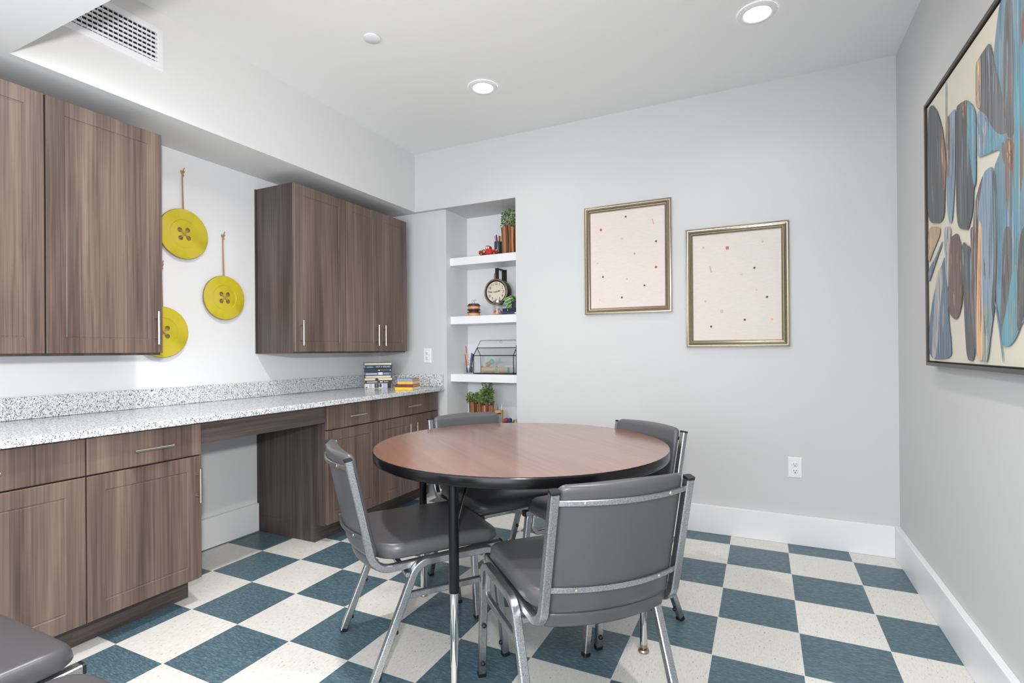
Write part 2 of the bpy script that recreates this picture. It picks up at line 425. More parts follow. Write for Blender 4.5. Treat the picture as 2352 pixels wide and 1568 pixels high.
# ------------------------------------------------------------------ yellow wall buttons
def wall_button(y, z, r, ztop, label, tilt=0):
    t = thing('wall_button', label, 'wall decoration', (XL, y, z), group='large yellow buttons hung on the left wall')
    hole = []
    m = MB(); n = 48; hr = .0132; ho = r*.16
    xf = .026
    # front disc with four holes: radial rings with the centre quad grid cut out
    rimp = [(r*.985, .012), (r, .015), (r, .020), (r*.985, .0245)]
    m.lathe(rimp, (0,0,0), n, 1, 'x', cap0=True, cap1=False)
    prof = [(r*.985, .0245), (r*.93, xf), (r*.57, xf-.001), (r*.55, xf-.004), (r*.52, xf-.004), (r*.40, xf-.003)]
    m.lathe(prof, (0,0,0), n, 0, 'x', cap0=False, cap1=False)
    # inner plate with round holes
    R0 = r*.40; xi = xf-.003
    import itertools
    # grid quarter approach: polygon with keyholes, one per quadrant
    for sy, sz in ((1,1),(-1,1),(-1,-1),(1,-1)):
        cyy, czz = sy*ho, sz*ho
        a0 = math.atan2(sz, sy); k = 12
        arc = [(R0*math.cos(a0-PI/4+PI/2*i/k), R0*math.sin(a0-PI/4+PI/2*i/k)) for i in range(k+1)]
        # outer loop of this sector, resampled by angle seen from the hole centre
        loop = arc + [(0,0)]
        L_ = []
        for i in range(len(loop)):
            p, q = loop[i], loop[(i+1) % len(loop)]
            steps = 1 if i < k else 8
            for s_ in range(steps): L_.append((p[0]+(q[0]-p[0])*s_/steps, p[1]+(q[1]-p[1])*s_/steps))
        inner = []
        for p in L_:
            a = math.atan2(p[1]-czz, p[0]-cyy); inner.append((cyy+hr*math.cos(a), czz+hr*math.sin(a)))
        nn = len(L_); vs = [(xi, p[0], p[1]) for p in L_] + [(xi, p[0], p[1]) for p in inner] + [(xf-.005, p[0], p[1]) for p in inner]
        fs = [(i, (i+1) % nn, nn+(i+1) % nn, nn+i) for i in range(nn)] + [(nn+i, nn+(i+1) % nn, 2*nn+(i+1) % nn, 2*nn+i) for i in range(nn)]
        m.add(vs, fs, 0)
        hole.append((cyy, czz))
    d = m.build('button_disc', [M_yellow, M_rim], t, smooth=35)
    d.rotation_euler = (tilt, 0, 0)
    m = MB()
    for a, b_ in ((0,2),(1,3)):
        p, q = hole[a], hole[b_]
        for k in (-.002, .002):
            m.tube([(xi-.008, p[0], p[1]), (xi+.003+(.003 if a else 0), p[0]*.8+k, p[1]*.8), (xi+.003+(.003 if a else 0), q[0]*.8+k, q[1]*.8), (xi-.008, q[0], q[1])], .0022, 6)
    s_ = m.build('stitch', M_jute, t, smooth=60); s_.rotation_euler = (tilt, 0, 0)
    m = MB(); zt = ztop-z
    for k in (-.0028, .0028): m.tube([(.014, k, r-.004), (.010, k*.6, (r+zt)/2), (.008, k*.3, zt-.02)], .0028, 6)
    for q in ((0,0),(.006,.012),(-.005,.010),(.003,-.010)): m.sphere((.010, q[0], zt-.022+q[1]), .0065, 8)
    m.tube([(.01,.002,zt-.01),(.012,.010,zt+.012)], .0025, 6)
    m.build('hanging_cord', M_jute, t, smooth=60)
    return t
wall_button(.054, 1.816, .140, 2.180, 'uppermost yellow wall button, its left edge behind the cabinet', PI/28)
wall_button(.296, 1.479, .133, 1.868, 'yellow wall button hanging furthest right, fully in view', 0)
wall_button(-.063, 1.262, .138, 1.640, 'lowest yellow wall button, half hidden behind the cabinet door', 0)

# ------------------------------------------------------------------ floating shelves
for z, lb in ((1.897, 'top white shelf in the niche holding the red truck'), (1.425, 'white niche shelf holding the clock and wooden spools'),
              (.962, 'white niche shelf holding the glass terrarium'), (.490, 'lowest white niche shelf behind the grey chair')):
    t = MB().box(0, .634, 0, .27, -.062, 0).build('floating_shelf', M_shelf, None, bevel=.002, loc=(.0405, 1.798, z))
    tag(t, lb, 'shelf', 'white shelves in the wall niche')

# ------------------------------------------------------------------ wall outlets
def outlet(x, y, z, label):
    t = thing('wall_outlet', label, 'outlet', (x, y, z), group='white duplex outlets')
    rect = lambda yy, i: [(-.037+i, yy, -.060+i), (.037-i, yy, -.060+i), (.037-i, yy, .060-i), (-.037+i, yy, .060-i)]
    MB().loft([rect(0,0), rect(-.003,0), rect(-.006,.004)]).build('cover_plate', M_white, t, smooth=30)
    for s in (1,-1):
        m = MB(); c = (0, -.006, s*.0195)
        m.lathe([(.0168,.002),(.0168,-.0015),(.0155,-.0025)], c, 24, 0, 'y'); o = m.build('receptacle', M_white, t, smooth=40)
        m = MB()
        for dx, hh in ((-.0063,.0042),(.0063,.0034)): m.box(dx-.0011, dx+.0011, -.0091, -.0080, s*.0195+.003-hh, s*.0195+.003+hh)
        m.lathe([(.0028,-.0086),(.0028,-.0091)], (0,0,s*.0195-.0085), 12, 0, 'y')
        m.build('slot', M_slot, o)
    m = MB(); m.lathe([(.003,-.006),(.0028,-.0072)], (0,0,0), 12, 0, 'y'); m.build('screw', M_white, t)
    return t
outlet(2.4815, YB, .448, 'white outlet low on the back wall above the baseboard')
outlet(-.144, YR, 1.112, 'white outlet above the counter beside the niche')

# ------------------------------------------------------------------ ceiling fittings
M_glow, nt, b_ = new_mat('lit_diffuser'); b_.inputs['Base Color'].default_value = (1,.97,.9,1)
b_.inputs['Emission Color'].default_value = (1,.93,.82,1); b_.inputs['Emission Strength'].default_value = 14.0
def downlight(x, y, z, label):
    t = thing('recessed_light', label, 'ceiling light', (x, y, z), group='round recessed ceiling lights')
    m = MB(); m.lathe([(.088,-.001),(.088,-.004),(.078,-.009),(.064,-.011),(.058,-.006)], (0,0,0), 48, cap0=False, cap1=False); m.build('trim_ring', M_white, t, smooth=60)
    m = MB(); m.lathe([(.0585,-.0055),(.04,-.0075),(.001,-.0085)], (0,0,0), 48, cap0=False); m.build('diffuser', M_glow, t, smooth=60)
    return t
downlight(.797, .990, ZC, 'recessed ceiling light nearer the niche corner')
downlight(2.303, .960, ZC, 'recessed ceiling light nearer the large painting')
downlight(.80, -.47, ZC, 'added unseen recessed ceiling light near the bulkhead, on the cabinet side of the room')  # assumed pair out of view, added to light the near half of the room
downlight(2.30, -.47, ZC, 'added unseen recessed ceiling light near the bulkhead, on the painting side of the room')  # second of the added pair, likewise out of view
t = thing('sprinkler_cover', 'small flat white disc on the ceiling left of the lights', 'sprinkler cover', (.533, .298, ZC))
MB().lathe([(.035,-.0),(.035,-.006),(.042,-.006),(.042,-.010),(.040,-.012)], (0,0,0), 40).build('cover_disc', M_white, t, smooth=50)

# air grille on the soffit face
t = thing('air_grille', 'white square-mesh air grille high on the left soffit', 'vent', (XS, -.540, 2.575))
m = MB(); R_ = lambda x, i: [(x, -.262+i, -.098+i), (x, .262-i, -.098+i), (x, .262-i, .098-i), (x, -.262+i, .098-i)]
m.loft([R_(0,0), R_(.005,.001), R_(.007,.005), R_(.007,.030), R_(.001,.032)], cap0=False, cap1=False); m.build('grille_frame', M_white, t, smooth=30)
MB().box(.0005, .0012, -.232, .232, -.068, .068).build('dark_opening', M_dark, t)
m = MB(); k = -.225
while k < .232: m.box(.0060, .0085, k-.0013, k+.0013, -.068, .068); k += .0195
m.build('vertical_slats', M_white, t)
m = MB(); k = -.058
while k < .068: m.box(.0015, .0060, -.232, .232, k-.0050, k+.0050); k += .0212
m.build('horizontal_slats', M_white, t)

# ------------------------------------------------------------------ framed button collages
def gallery(x0, x1, z0, z1, dots, label):
    cx_, cz_ = (x0+x1)/2, (z0+z1)/2
    t = thing('button_collage', label, 'framed artwork', (cx_, YB, cz_), group='gilt frames of pinned buttons')
    W, H = (x1-x0)/2, (z1-z0)/2
    R_ = lambda y, i: [(-W+i, y, -H+i), (W-i, y, -H+i), (W-i, y, H-i), (-W+i, y, H-i)]
    m = MB()
    prof = [(0,0),(0,-.020),(.003,-.026),(.007,-.027),(.009,-.021),(.013,-.020),(.017,-.026),(.023,-.028),(.028,-.024),(.030,-.017),(.033,-.016),(.036,-.018),(.040,-.015),(.0425,-.008)]
    rings = [R_(d, i) for i, d in prof]; m.loft(rings, cap0=False, cap1=False)
    fr = m.build('frame', M_champ, t, smooth=25)
    MB().box(-W+.03, W-.03, -.008, -.002, -H+.03, H-.03).build('linen_backing', M_linen, t)
    cl = {'b': M_b1, 'r': M_b2, 'o': M_b3, 'g': M_b4, 's': M_b5, 'p': M_b5, 'q': M_b2, 'q2': M_b5}
    for x, z, c in dots:
        m = MB(); q = (x-cx_, -.008, z-cz_); s = .0085 if c in ('r','q','q2') else .0062
        if c == 's': m.tube([(q[0]-.004,-.010,q[2]+.02),(q[0]+.002,-.010,q[2]),(q[0]+.006,-.010,q[2]-.018)], .003, 6)
        elif c in ('q','q2'): m.box(q[0]-s, q[0]+s, -.012, -.008, q[2]-s, q[2]+s)
        else: m.lathe([(s,0),(s,-.003),(s*.8,-.004),(s*.6,-.003),(.0005,-.003)], q, 14, 0, 'y')
        m.build('button', cl[c], t, smooth=40)
    return t
M_b1 = c_('button_brown', 104,74,58); M_b2 = c_('button_rust', 178,104,72); M_b3 = c_('button_peach', 226,188,156)
M_b4 = c_('button_olive', 168,162,120); M_b5 = c_('button_blush', 212,176,162)
D1 = [(1.495,2.039,'b'),(1.324,1.968,'r'),(1.47,1.896,'o'),(1.693,1.855,'b'),(1.552,1.787,'g'),(1.299,1.74,'o'),(1.691,1.687,'r'),(1.336,1.646,'b'),(1.5,1.623,'o'),(1.616,1.571,'b'),(1.312,1.491,'o'),(1.465,1.5,'b'),(1.673,1.985,'s')]
D2 = [(1.983,1.786,'p'),(2.123,1.772,'q'),(2.319,1.793,'p'),(2.024,1.646,'s'),(2.274,1.637,'b'),(2.201,1.604,'o'),(2.284,1.504,'o'),(2.341,1.458,'b'),(1.995,1.448,'o'),(2.088,1.383,'q2'),(2.218,1.325,'b'),(2.366,1.325,'o'),(2.026,1.289,'b')]
gallery(1.209, 1.791, 1.391, 2.128, D1, 'gilt-framed button collage hanging higher and nearer the niche')
gallery(1.879, 2.461, 1.161, 1.905, D2, 'gilt-framed button collage hanging lower and nearer the right wall')

# ------------------------------------------------------------------ large painting
PC = {'slate': paint_mat('paint_slate', srgb(86,116,132), srgb(128,156,168)), 'grey': paint_mat('paint_grey', srgb(88,84,84), srgb(118,120,124)),
      'cyan': paint_mat('paint_cyan', srgb(84,138,158), srgb(116,164,178)), 'brown': paint_mat('paint_brown', srgb(112,82,68), srgb(156,122,98)),
      'dark': paint_mat('paint_charcoal', srgb(68,70,74), srgb(98,100,102)), 'sky': paint_mat('paint_pale_blue', srgb(96,120,146), srgb(150,170,186)),
      'tan': paint_mat('paint_tan', srgb(170,138,110), srgb(186,166,138)), 'light': paint_mat('paint_misty', srgb(128,144,158), srgb(204,190,178)),
      'deep': paint_mat('paint_deep_blue', srgb(66,80,96), srgb(112,138,156)), 'umber': paint_mat('paint_umber', srgb(78,64,62), srgb(118,98,88)),
      'orange': paint_mat('paint_peach', srgb(214,160,112), srgb(236,200,158)), 'sage': paint_mat('paint_sage', srgb(108,128,126), srgb(158,172,156))}
STROKES = [
    ('slate', [(0.207, 2.172), (-0.039, 2.141), (-0.021, 1.253), (0.095, 1.218), (0.134, 1.173), (0.179, 1.149), (0.227, 1.149), (0.241, 1.192), (0.274, 1.287), (0.265, 1.406), (0.262, 1.537), (0.265, 1.669), (0.278, 1.696), (0.217, 1.732), (0.359, 1.755), (0.414, 1.768), (0.413, 1.928), (0.327, 1.875), (0.282, 1.939), (0.273, 2.032), (0.245, 2.118), (0.229, 2.153)]),
    ('grey', [(0.186, 2.147), (0.135, 2.134), (0.142, 1.827), (0.13, 1.737), (0.178, 1.742), (0.214, 1.845), (0.201, 2.029)]),
    ('cyan', [(0.121, 2.132), (0.091, 2.137), (0.102, 1.501), (0.128, 1.434), (0.149, 1.511), (0.127, 1.748)]),
    ('brown', [(0.201, 1.757), (0.135, 1.725), (0.142, 1.668), (0.157, 1.636), (0.179, 1.68)]),
    ('grey', [(0.213, 1.5), (0.16, 1.489), (0.157, 1.365), (0.188, 1.282), (0.229, 1.191), (0.244, 1.221)]),
    ('cyan', [(0.152, 1.365), (0.124, 1.385), (0.128, 1.192), (0.179, 1.149), (0.224, 1.149), (0.238, 1.191), (0.188, 1.269)]),
    ('dark', [(0.109, 1.454), (0.056, 1.49), (0.012, 1.301), (0.095, 1.218), (0.131, 1.18), (0.125, 1.337)]),
    ('sky', [(0.413, 1.928), (0.334, 1.878), (0.311, 1.831), (0.337, 1.766), (0.359, 1.755), (0.414, 1.768)]),
    ('cyan', [(0.311, 1.838), (0.231, 1.787), (0.195, 1.749), (0.232, 1.743), (0.359, 1.755), (0.343, 1.789)]),
    ('grey', [(0.419, 2.077), (0.398, 2.081), (0.358, 2.086), (0.302, 2.089), (0.279, 2.042), (0.249, 1.974), (0.225, 1.925), (0.171, 1.765), (0.216, 1.769), (0.262, 1.795), (0.311, 1.844), (0.334, 1.878), (0.398, 1.921), (0.424, 1.946)]),
    ('tan', [(0.417, 2.076), (0.394, 2.079), (0.372, 2.081), (0.376, 1.926), (0.391, 1.918), (0.424, 1.946)]),
    ('dark', [(0.957, 2.153), (0.906, 2.151), (0.837, 2.098), (0.79, 2.032), (0.765, 1.982), (0.746, 1.931), (0.731, 1.89), (0.743, 1.785), (0.755, 1.628), (0.982, 1.677), (0.975, 1.892), (0.97, 2.051)]),
    ('brown', [(0.79, 2.021), (0.771, 2.003), (0.731, 1.883), (0.734, 1.782), (0.752, 1.751), (0.771, 1.756), (0.79, 1.91)]),
    ('slate', [(0.726, 2.162), (0.717, 2.162), (0.726, 1.888), (0.733, 1.89)]),
    ('sky', [(0.716, 2.021), (0.63, 2.018), (0.618, 2.009), (0.623, 1.888), (0.632, 1.753), (0.662, 1.608), (0.705, 1.617), (0.735, 1.746), (0.718, 1.85), (0.727, 1.925)]),
    ('brown', [(0.721, 2.023), (0.677, 2.016), (0.681, 1.873), (0.701, 1.773), (0.716, 1.813), (0.718, 1.921)]),
    ('dark', [(0.61, 2.016), (0.57, 2.013), (0.509, 1.999), (0.483, 1.982), (0.453, 1.96), (0.432, 1.935), (0.418, 1.908), (0.422, 1.68), (0.442, 1.685), (0.453, 1.606), (0.494, 1.552), (0.512, 1.551), (0.602, 1.578), (0.618, 1.646), (0.621, 1.784), (0.614, 1.919)]),
    ('brown', [(0.565, 2.012), (0.509, 1.999), (0.496, 1.989), (0.525, 1.941), (0.543, 1.949)]),
    ('cyan', [(0.496, 1.988), (0.47, 1.972), (0.432, 1.937), (0.418, 1.908), (0.424, 1.683), (0.451, 1.691), (0.486, 1.839), (0.502, 1.942)]),
    ('tan', [(0.975, 1.661), (0.802, 1.625), (0.815, 1.59), (0.898, 1.548), (0.98, 1.494)]),
    ('light', [(0.761, 1.616), (0.678, 1.599), (0.685, 1.558), (0.702, 1.515), (0.713, 1.355), (0.744, 1.431), (0.758, 1.524)]),
    ('deep', [(0.904, 1.366), (0.845, 1.421), (0.789, 1.474), (0.753, 1.505), (0.744, 1.431), (0.713, 1.355), (0.715, 1.255), (0.69, 1.176), (0.682, 1.105), (0.982, 1.098), (0.967, 1.26)]),
    ('light', [(0.857, 1.446), (0.789, 1.474), (0.779, 1.399), (0.817, 1.328), (0.873, 1.104), (0.938, 1.103), (0.892, 1.334)]),
    ('deep', [(0.981, 1.478), (0.874, 1.513), (0.784, 1.565), (0.777, 1.557), (0.861, 1.5), (0.976, 1.413)]),
    ('umber', [(0.68, 1.56), (0.607, 1.562), (0.583, 1.528), (0.56, 1.497), (0.553, 1.406), (0.562, 1.307), (0.6, 1.26), (0.641, 1.247), (0.709, 1.276), (0.718, 1.356), (0.704, 1.461), (0.697, 1.531)]),
    ('dark', [(0.565, 1.504), (0.538, 1.518), (0.518, 1.499), (0.482, 1.491), (0.458, 1.425), (0.443, 1.329), (0.437, 1.235), (0.449, 1.102), (0.524, 1.102), (0.543, 1.24), (0.55, 1.34), (0.557, 1.423)]),
    ('umber', [(0.48, 1.557), (0.413, 1.542), (0.415, 1.45), (0.435, 1.328), (0.443, 1.266), (0.458, 1.394), (0.474, 1.476)]),
    ('sky', [(0.307, 1.704), (0.281, 1.695), (0.265, 1.669), (0.255, 1.574), (0.257, 1.457), (0.274, 1.302), (0.281, 1.276), (0.299, 1.221), (0.317, 1.171), (0.336, 1.103), (0.438, 1.103), (0.453, 1.289), (0.481, 1.439), (0.464, 1.495), (0.445, 1.607), (0.432, 1.633), (0.39, 1.678), (0.349, 1.704)]),
    ('dark', [(0.288, 1.697), (0.265, 1.669), (0.257, 1.457), (0.274, 1.289), (0.295, 1.23), (0.307, 1.278), (0.281, 1.409), (0.288, 1.543)]),
    ('umber', [(0.433, 1.619), (0.39, 1.678), (0.36, 1.697), (0.383, 1.648), (0.407, 1.598), (0.411, 1.428), (0.43, 1.287), (0.438, 1.103), (0.451, 1.202), (0.473, 1.438)]),
    ('orange', [(0.4, 1.568), (0.375, 1.534), (0.382, 1.396), (0.371, 1.255), (0.374, 1.105), (0.427, 1.104), (0.431, 1.23), (0.419, 1.401)]),
    ('sage', [(0.37, 1.283), (0.307, 1.278), (0.324, 1.171), (0.339, 1.1), (0.375, 1.102)]),
    ('slate', [(0.281, 1.289), (0.265, 1.275), (0.241, 1.208), (0.219, 1.103), (0.225, 1.103), (0.248, 1.189)]),
]

PX, PY0, PY1, PZ0, PZ1 = 2.945, -.115, .984, 1.092, 2.166
t = thing('abstract_painting', 'large blue, grey and cream abstract canvas in a thin dark frame on the right wall', 'painting', (XR, (PY0+PY1)/2, (PZ0+PZ1)/2))
oy, oz = (PY0+PY1)/2, (PZ0+PZ1)/2; xo = PX+.010-XR; W, H = (PY1-PY0)/2, (PZ1-PZ0)/2
MB().box(xo, -.003, -W, W, -H, H).build('canvas', plain('cream_canvas', srgb(216,210,194), .6, bump=.15, bscale=300), t)
names = list(PC); m = MB()
def chaikin(q, n=2):
    for _ in range(n):
        o = []
        for i_ in range(len(q)):
            a, b__ = q[i_], q[(i_+1) % len(q)]
            o += [(a[0]*.8+b__[0]*.2, a[1]*.8+b__[1]*.2), (a[0]*.2+b__[0]*.8, a[1]*.2+b__[1]*.8)]
        q = o
    return q
STROKES = [(c, chaikin(q)) for c, q in STROKES]
from mathutils.geometry import tessellate_polygon
for i, (c, q) in enumerate(STROKES):
    q = [(min(max(a, PY0+.002), PY1-.002)-oy, min(max(b__, PZ0+.002), PZ1-.002)-oz) for a, b__ in q]
    xx = xo-.0032-.00003*i
    vs = [(xx, a, b__) for a, b__ in q]
    tris = tessellate_polygon([[Vector((a, b__, 0)) for a, b__ in q]])
    m.add(vs, [tuple(k) for k in tris], names.index(c))
rng_ = random.Random(21)
def inside_(pt, q):
    c_in = False; n_ = len(q)
    for i_ in range(n_):
        (ax, ay), (bx, by) = q[i_], q[(i_+1) % n_]
        if (ay > pt[1]) != (by > pt[1]) and pt[0] < (bx-ax)*(pt[1]-ay)/(by-ay)+ax: c_in = not c_in
    return c_in
NEAR = {'slate': ['sky','cyan','grey','deep','brown'], 'grey': ['umber','sky','dark','brown'], 'cyan': ['slate','sky','sage'], 'dark': ['umber','grey','deep','slate'],
        'sky': ['deep','light','slate','dark','umber'], 'deep': ['sky','slate','light','dark'], 'umber': ['brown','dark','tan'], 'brown': ['umber','tan'], 'tan': ['orange','brown','sky'],
        'light': ['sky','tan','deep'], 'orange': ['tan','light','brown'], 'sage': ['slate','light','deep']}
tot = len(STROKES)
for i, (c, q0) in enumerate(STROKES):
    q = [(min(max(a, PY0+.002), PY1-.002)-oy, min(max(b__, PZ0+.002), PZ1-.002)-oz) for a, b__ in q0]
    ya_, yb__ = min(p[0] for p in q), max(p[0] for p in q); za_, zb__ = min(p[1] for p in q), max(p[1] for p in q)
    made = 0
    for _ in range(400):
        if made >= (26 if i == 0 else 9): break
        a = rng_.uniform(ya_, yb__); b__ = rng_.uniform(za_, zb__); ln = rng_.uniform(.06, .30)*min(1, (zb__-za_)/.5); w_ = rng_.uniform(.003, .012)*(2.2 if i == 0 else 1); sk = rng_.uniform(-.012, .012)
        pts_ = [(a, b__-ln/2), (a+w_/2+sk*.3, b__-ln*.2), (a+w_/2+sk*.6, b__+ln*.25), (a+sk, b__+ln/2), (a-w_/2+sk*.6, b__+ln*.22), (a-w_/2+sk*.3, b__-ln*.25)]
        if not all(inside_(p, q) for p in pts_): continue
        xx = xo-.0032-.00003*i-.00001-.0000006*made
        m.add([(xx, p[0], p[1]) for p in pts_], [(0,1,2,3,4,5)], names.index(rng_.choice(NEAR[c]))); made += 1
me = m.build('brush_strokes', [PC[n] for n in names], t)
M_fr = plain('dark_pewter_frame', srgb(84,76,72), .35, .6)
m = MB(); g = .006; fw_ = .014
for a0, a1, c0, c1 in ((-W-g-fw_, W+g+fw_, -H-g-fw_, -H-g), (-W-g-fw_, W+g+fw_, H+g, H+g+fw_), (-W-g-fw_, -W-g, -H-g, H+g), (W+g, W+g+fw_, -H-g, H+g)):
    m.box(xo-.0085, 0, a0, a1, c0, c1)
m.build('frame', M_fr, t, bevel=.001)
MB().box(-.012, -.001, -W-g, W+g, -H-g, H+g).build('shadow_gap_backing', M_blackm, t)

# ------------------------------------------------------------------ round table
TC = (1.383, .229)
t = thing('round_table', 'round table with a reddish wood-grain top, black edge and four straight legs', 'table', (TC[0], TC[1], 0), math.radians(-1.5))
m = MB(); m.lathe([(.6075,.752),(.6075,.7565),(.001,.7568)], (0,0,0), 96, cap0=False); tt_ = m.build('tabletop', M_table, t, smooth=40); tt_.rotation_euler = (0, 0, math.radians(-38))
m = MB(); m.lathe([(.001,.7168),(.600,.7168),(.6065,.7185),(.6098,.723),(.6105,.736),(.6100,.749),(.6085,.7545),(.6074,.7562),(.6060,.7560)], (0,0,0), 96, cap0=False, cap1=False); m.build('edge_band', M_edge, t, smooth=40)
def lg(a):
    c, s_ = math.cos(a), math.sin(a); p = Vector((.515*c, .515*s_, 0))
    m = MB(); m.lathe([(.0172,.335),(.0172,.700),(.030,.7005),(.030,.7165)], p, 20); l_ = m.build('leg', M_blackm, t, smooth=40)
    m = MB(); m.lathe([(.0140,.032),(.0140,.336)], p, 20); m.build('leg_insert', M_chrome, l_, smooth=40)
    m = MB(); m.lathe([(.019,.001),(.021,.006),(.018,.012),(.009,.015),(.010,.018),(.0145,.020),(.0145,.032)], p, 20); m.build('glide', plain_nk, l_, smooth=40)
    m = MB(); q = Vector((c, s_, 0)); e = Vector((-s_, c, 0))
    m.tube([p-q*.014+Vector((0,0,.545)), p-q*.10+e*.0+Vector((0,0,.700))], .0042, 8)
    m.tube([p-q*.014+Vector((0,0,.560)), p-q*.10+e*.0+Vector((0,0,.712))], .0030, 6)
    m.build('brace', M_blackm, t, smooth=40)
plain_nk = plain('tarnished_nickel', srgb(170,156,138), .3, 1.0)
for k in range(4): lg(k*PI/2)

# ------------------------------------------------------------------ stacking chairs
def post_y(z): return -.328 + (.79-z)*.218
def pillow(mapf, w, hgt, rc, er, nx=26, ny=26):
    """double-sided cushion: mapf(a, b, g, side) gives the point, g runs 0 at the rim to 1 inside"""
    def axis(n, half):
        out = []
        for i in range(n+1):
            u = -1+2*i/n
            out.append(half*(math.sin(u*PI/2)*.55+u*.45))
        return out
    A, B_ = axis(nx, w/2), axis(ny, hgt/2); m = MB(); grid = {}
    vs = []; idx = {}
    for side in (1, -1):
        for i, a in enumerate(A):
            for j, b_ in enumerate(B_):
                p, q = a, b_; ca, cb = w/2-rc, hgt/2-rc
                if abs(p) > ca and abs(q) > cb:
                    dx, dy = abs(p)-ca, abs(q)-cb
                    # map the square corner onto the rounded one
                    L_ = math.hypot(dx, dy); mx_ = max(dx, dy)
                    if L_ > 1e-9: k = mx_/L_; dx *= k; dy *= k
                    p = math.copysign(ca+dx, p); q = math.copysign(cb+dy, q); d = rc-math.hypot(dx, dy)
                else: d = min(w/2-abs(p), hgt/2-abs(q))
                rim = i in (0, nx) or j in (0, ny)
                if side == -1 and rim: idx[(side,i,j)] = idx[(1,i,j)]; continue
                t_ = min(max(d, 0)/er, 1); g = math.sqrt(max(0, 1-(1-t_)**2))
                idx[(side,i,j)] = len(vs); vs.append(mapf(p, q, g, side))
    fs = []
    for side in (1, -1):
        for i in range(nx):
            for j in range(ny):
                fs.append((idx[(side,i,j)], idx[(side,i+1,j)], idx[(side,i+1,j+1)], idx[(side,i,j+1)]))
    m.add(vs, fs); return m

def make_chair(label):
    t = thing('stacking_chair', label, 'chair', group='grey vinyl stacking chairs with silver frames')
    for s in (-1, 1):
        # side rail: back upright running down and forward under the seat
        x = s*.208
        path = fillet([(x,-.328,.788),(x,-.243,.402),(x,.235,.416)], [.07], 10)
        m = MB(); m.square_tube(path, (1,0,0), .025, .025); r = m.build('side_rail', M_vein, t, smooth=30)
        m = MB(); m.square_tube([(x,-.3276,.785),(x,-.3293,.7925)], (1,0,0), .0262, .0262); m.build('end_cap', M_black, r)
        m = MB(); m.square_tube([(x,.232,.416),(x,.239,.4162)], (1,0,0), .0262, .0262); m.build('end_cap', M_black, r)
        x = s*.2342
        rear = fillet([(x,-.270,.006),(x,-.100,.416),(x,.030,.4155)], [.065], 9)
        m = MB(); m.square_tube(rear, (1,0,0), .0255, .0255); l1 = m.build('leg', M_vein, t, smooth=30)
        front = fillet([(x,.240,.006),(x,.196,.415),(x,.030,.4155)], [.048], 9)
        m = MB(); m.square_tube(front, (1,0,0), .0255, .0255); l2 = m.build('leg', M_vein, t, smooth=30)
        for l_, fy, ty in ((l1,-.270,.4146),(l2,.240,-.1076)):
            m = MB(); m.square_tube([(x, fy-.0005*ty, .0005), (x, fy+.014*ty, .014)], (1,0,0), .0275, .0275); m.build('rubber_foot', M_black, l_)
        for l_, sg in ((l1,1),(l2,-1)):
            for zz in (.052, .192):
                yy = (-.270+.4146*zz+.014) if sg == 1 else (.240-.1076*zz-.014)
                m = MB(); m.lathe([(.0085,0),(.0085,.002*sg),(.006,.006*sg),(.001,.0075*sg)], (x, yy, zz), 12, 0, 'y'); m.build('bumper', M_black, l_, smooth=50)
        x = s*.232
        st = fillet([(x,-.150,.308),(x,.176,.308),(x,.160,.404)], [.028], 7)
        m = MB(); m.square_tube(st, (1,0,0), .017, .022); m.build('stretcher', M_vein, t, smooth=30)
    for yy, zz in ((-.128,.372),(.150,.396)):
        m = MB(); m.square_tube([(-.222,yy,zz),(.222,yy,zz)], (0,0,1), .018, .018); m.build('cross_rail', M_vein, t, smooth=30)
    bow = lambda x: .042*(1-(x/.2)**2)
    hump = lambda x: (1-(x/.2)**2)
    for zz in (.757, .512):
        pts = [(-.197+.394*k/16, post_y(zz)-bow(-.197+.394*k/16), zz) for k in range(17)]
        m = MB(); m.square_tube(pts, (0,0,1), .0155, .010, ch=.002); bar = m.build('back_bar', M_vein, t, smooth=30)
        for xx in (-.13, .13):
            m = MB(); m.lathe([(.0055,0),(.0055,-.0015),(.004,-.0028)], (xx, post_y(zz)-bow(xx)-.005, zz), 12, 0, 'y'); m.build('screw', M_nickel, bar, smooth=50)
    def back_map(a, b_, g, side):
        z = .6175+b_+(.006*hump(a)*(b_+.18)/.36 if b_ > -.18 else 0)
        y = post_y(z)-bow(a)+.006
        if side == 1: tt = .012+.012*g+.022*g*hump(a)+.010*hump(a)
        else: tt = (.012+.010*hump(a))*(1-g)
        return (a, y+tt, z)
    pillow(back_map, .389, .368, .022, .022, 30, 30).build('backrest', M_vinyl, t, smooth=70)
    # lower back skirt, bowed like the backrest
    def skirt_map(a, b_, g, side):
        z = .4135+b_; y = post_y(z)-bow(a)+.010
        return (a, y+(.016+.008*g if side == 1 else .016-.010*g), z)
    pillow(skirt_map, .386, .046, .006, .008, 20, 8).build('lower_skirt', M_vinyl, t, smooth=70)
    def seat_map(a, b_, g, side):
        y = .010+b_
        if b_ < -.12: y -= .9*bow(a)*(-b_-.12)/.105
        z0 = .4287
        if side == -1: return (a*(.97+.03*g), y, z0+.012*(1-g))
        z = z0+.010+.042*g+.007*g*(1-(a/.225)**2)*(1-(b_/.24)**2)
        if b_ > .14: z -= .016*((b_-.14)/.09)**2*g
        return (a, y, z)
    pillow(seat_map, .440, .458, .070, .020, 48, 48).build('seat', M_vinyl, t, smooth=70)
    return t
def pose(o, right_, fwd_, c, label):
    o.location = (c[0], c[1], 0); o.rotation_euler = (0, 0, math.atan2(right_[1], right_[0])); o['label'] = label
proto = make_chair('')
def R2(deg): return (math.cos(math.radians(deg)), math.sin(math.radians(deg)))
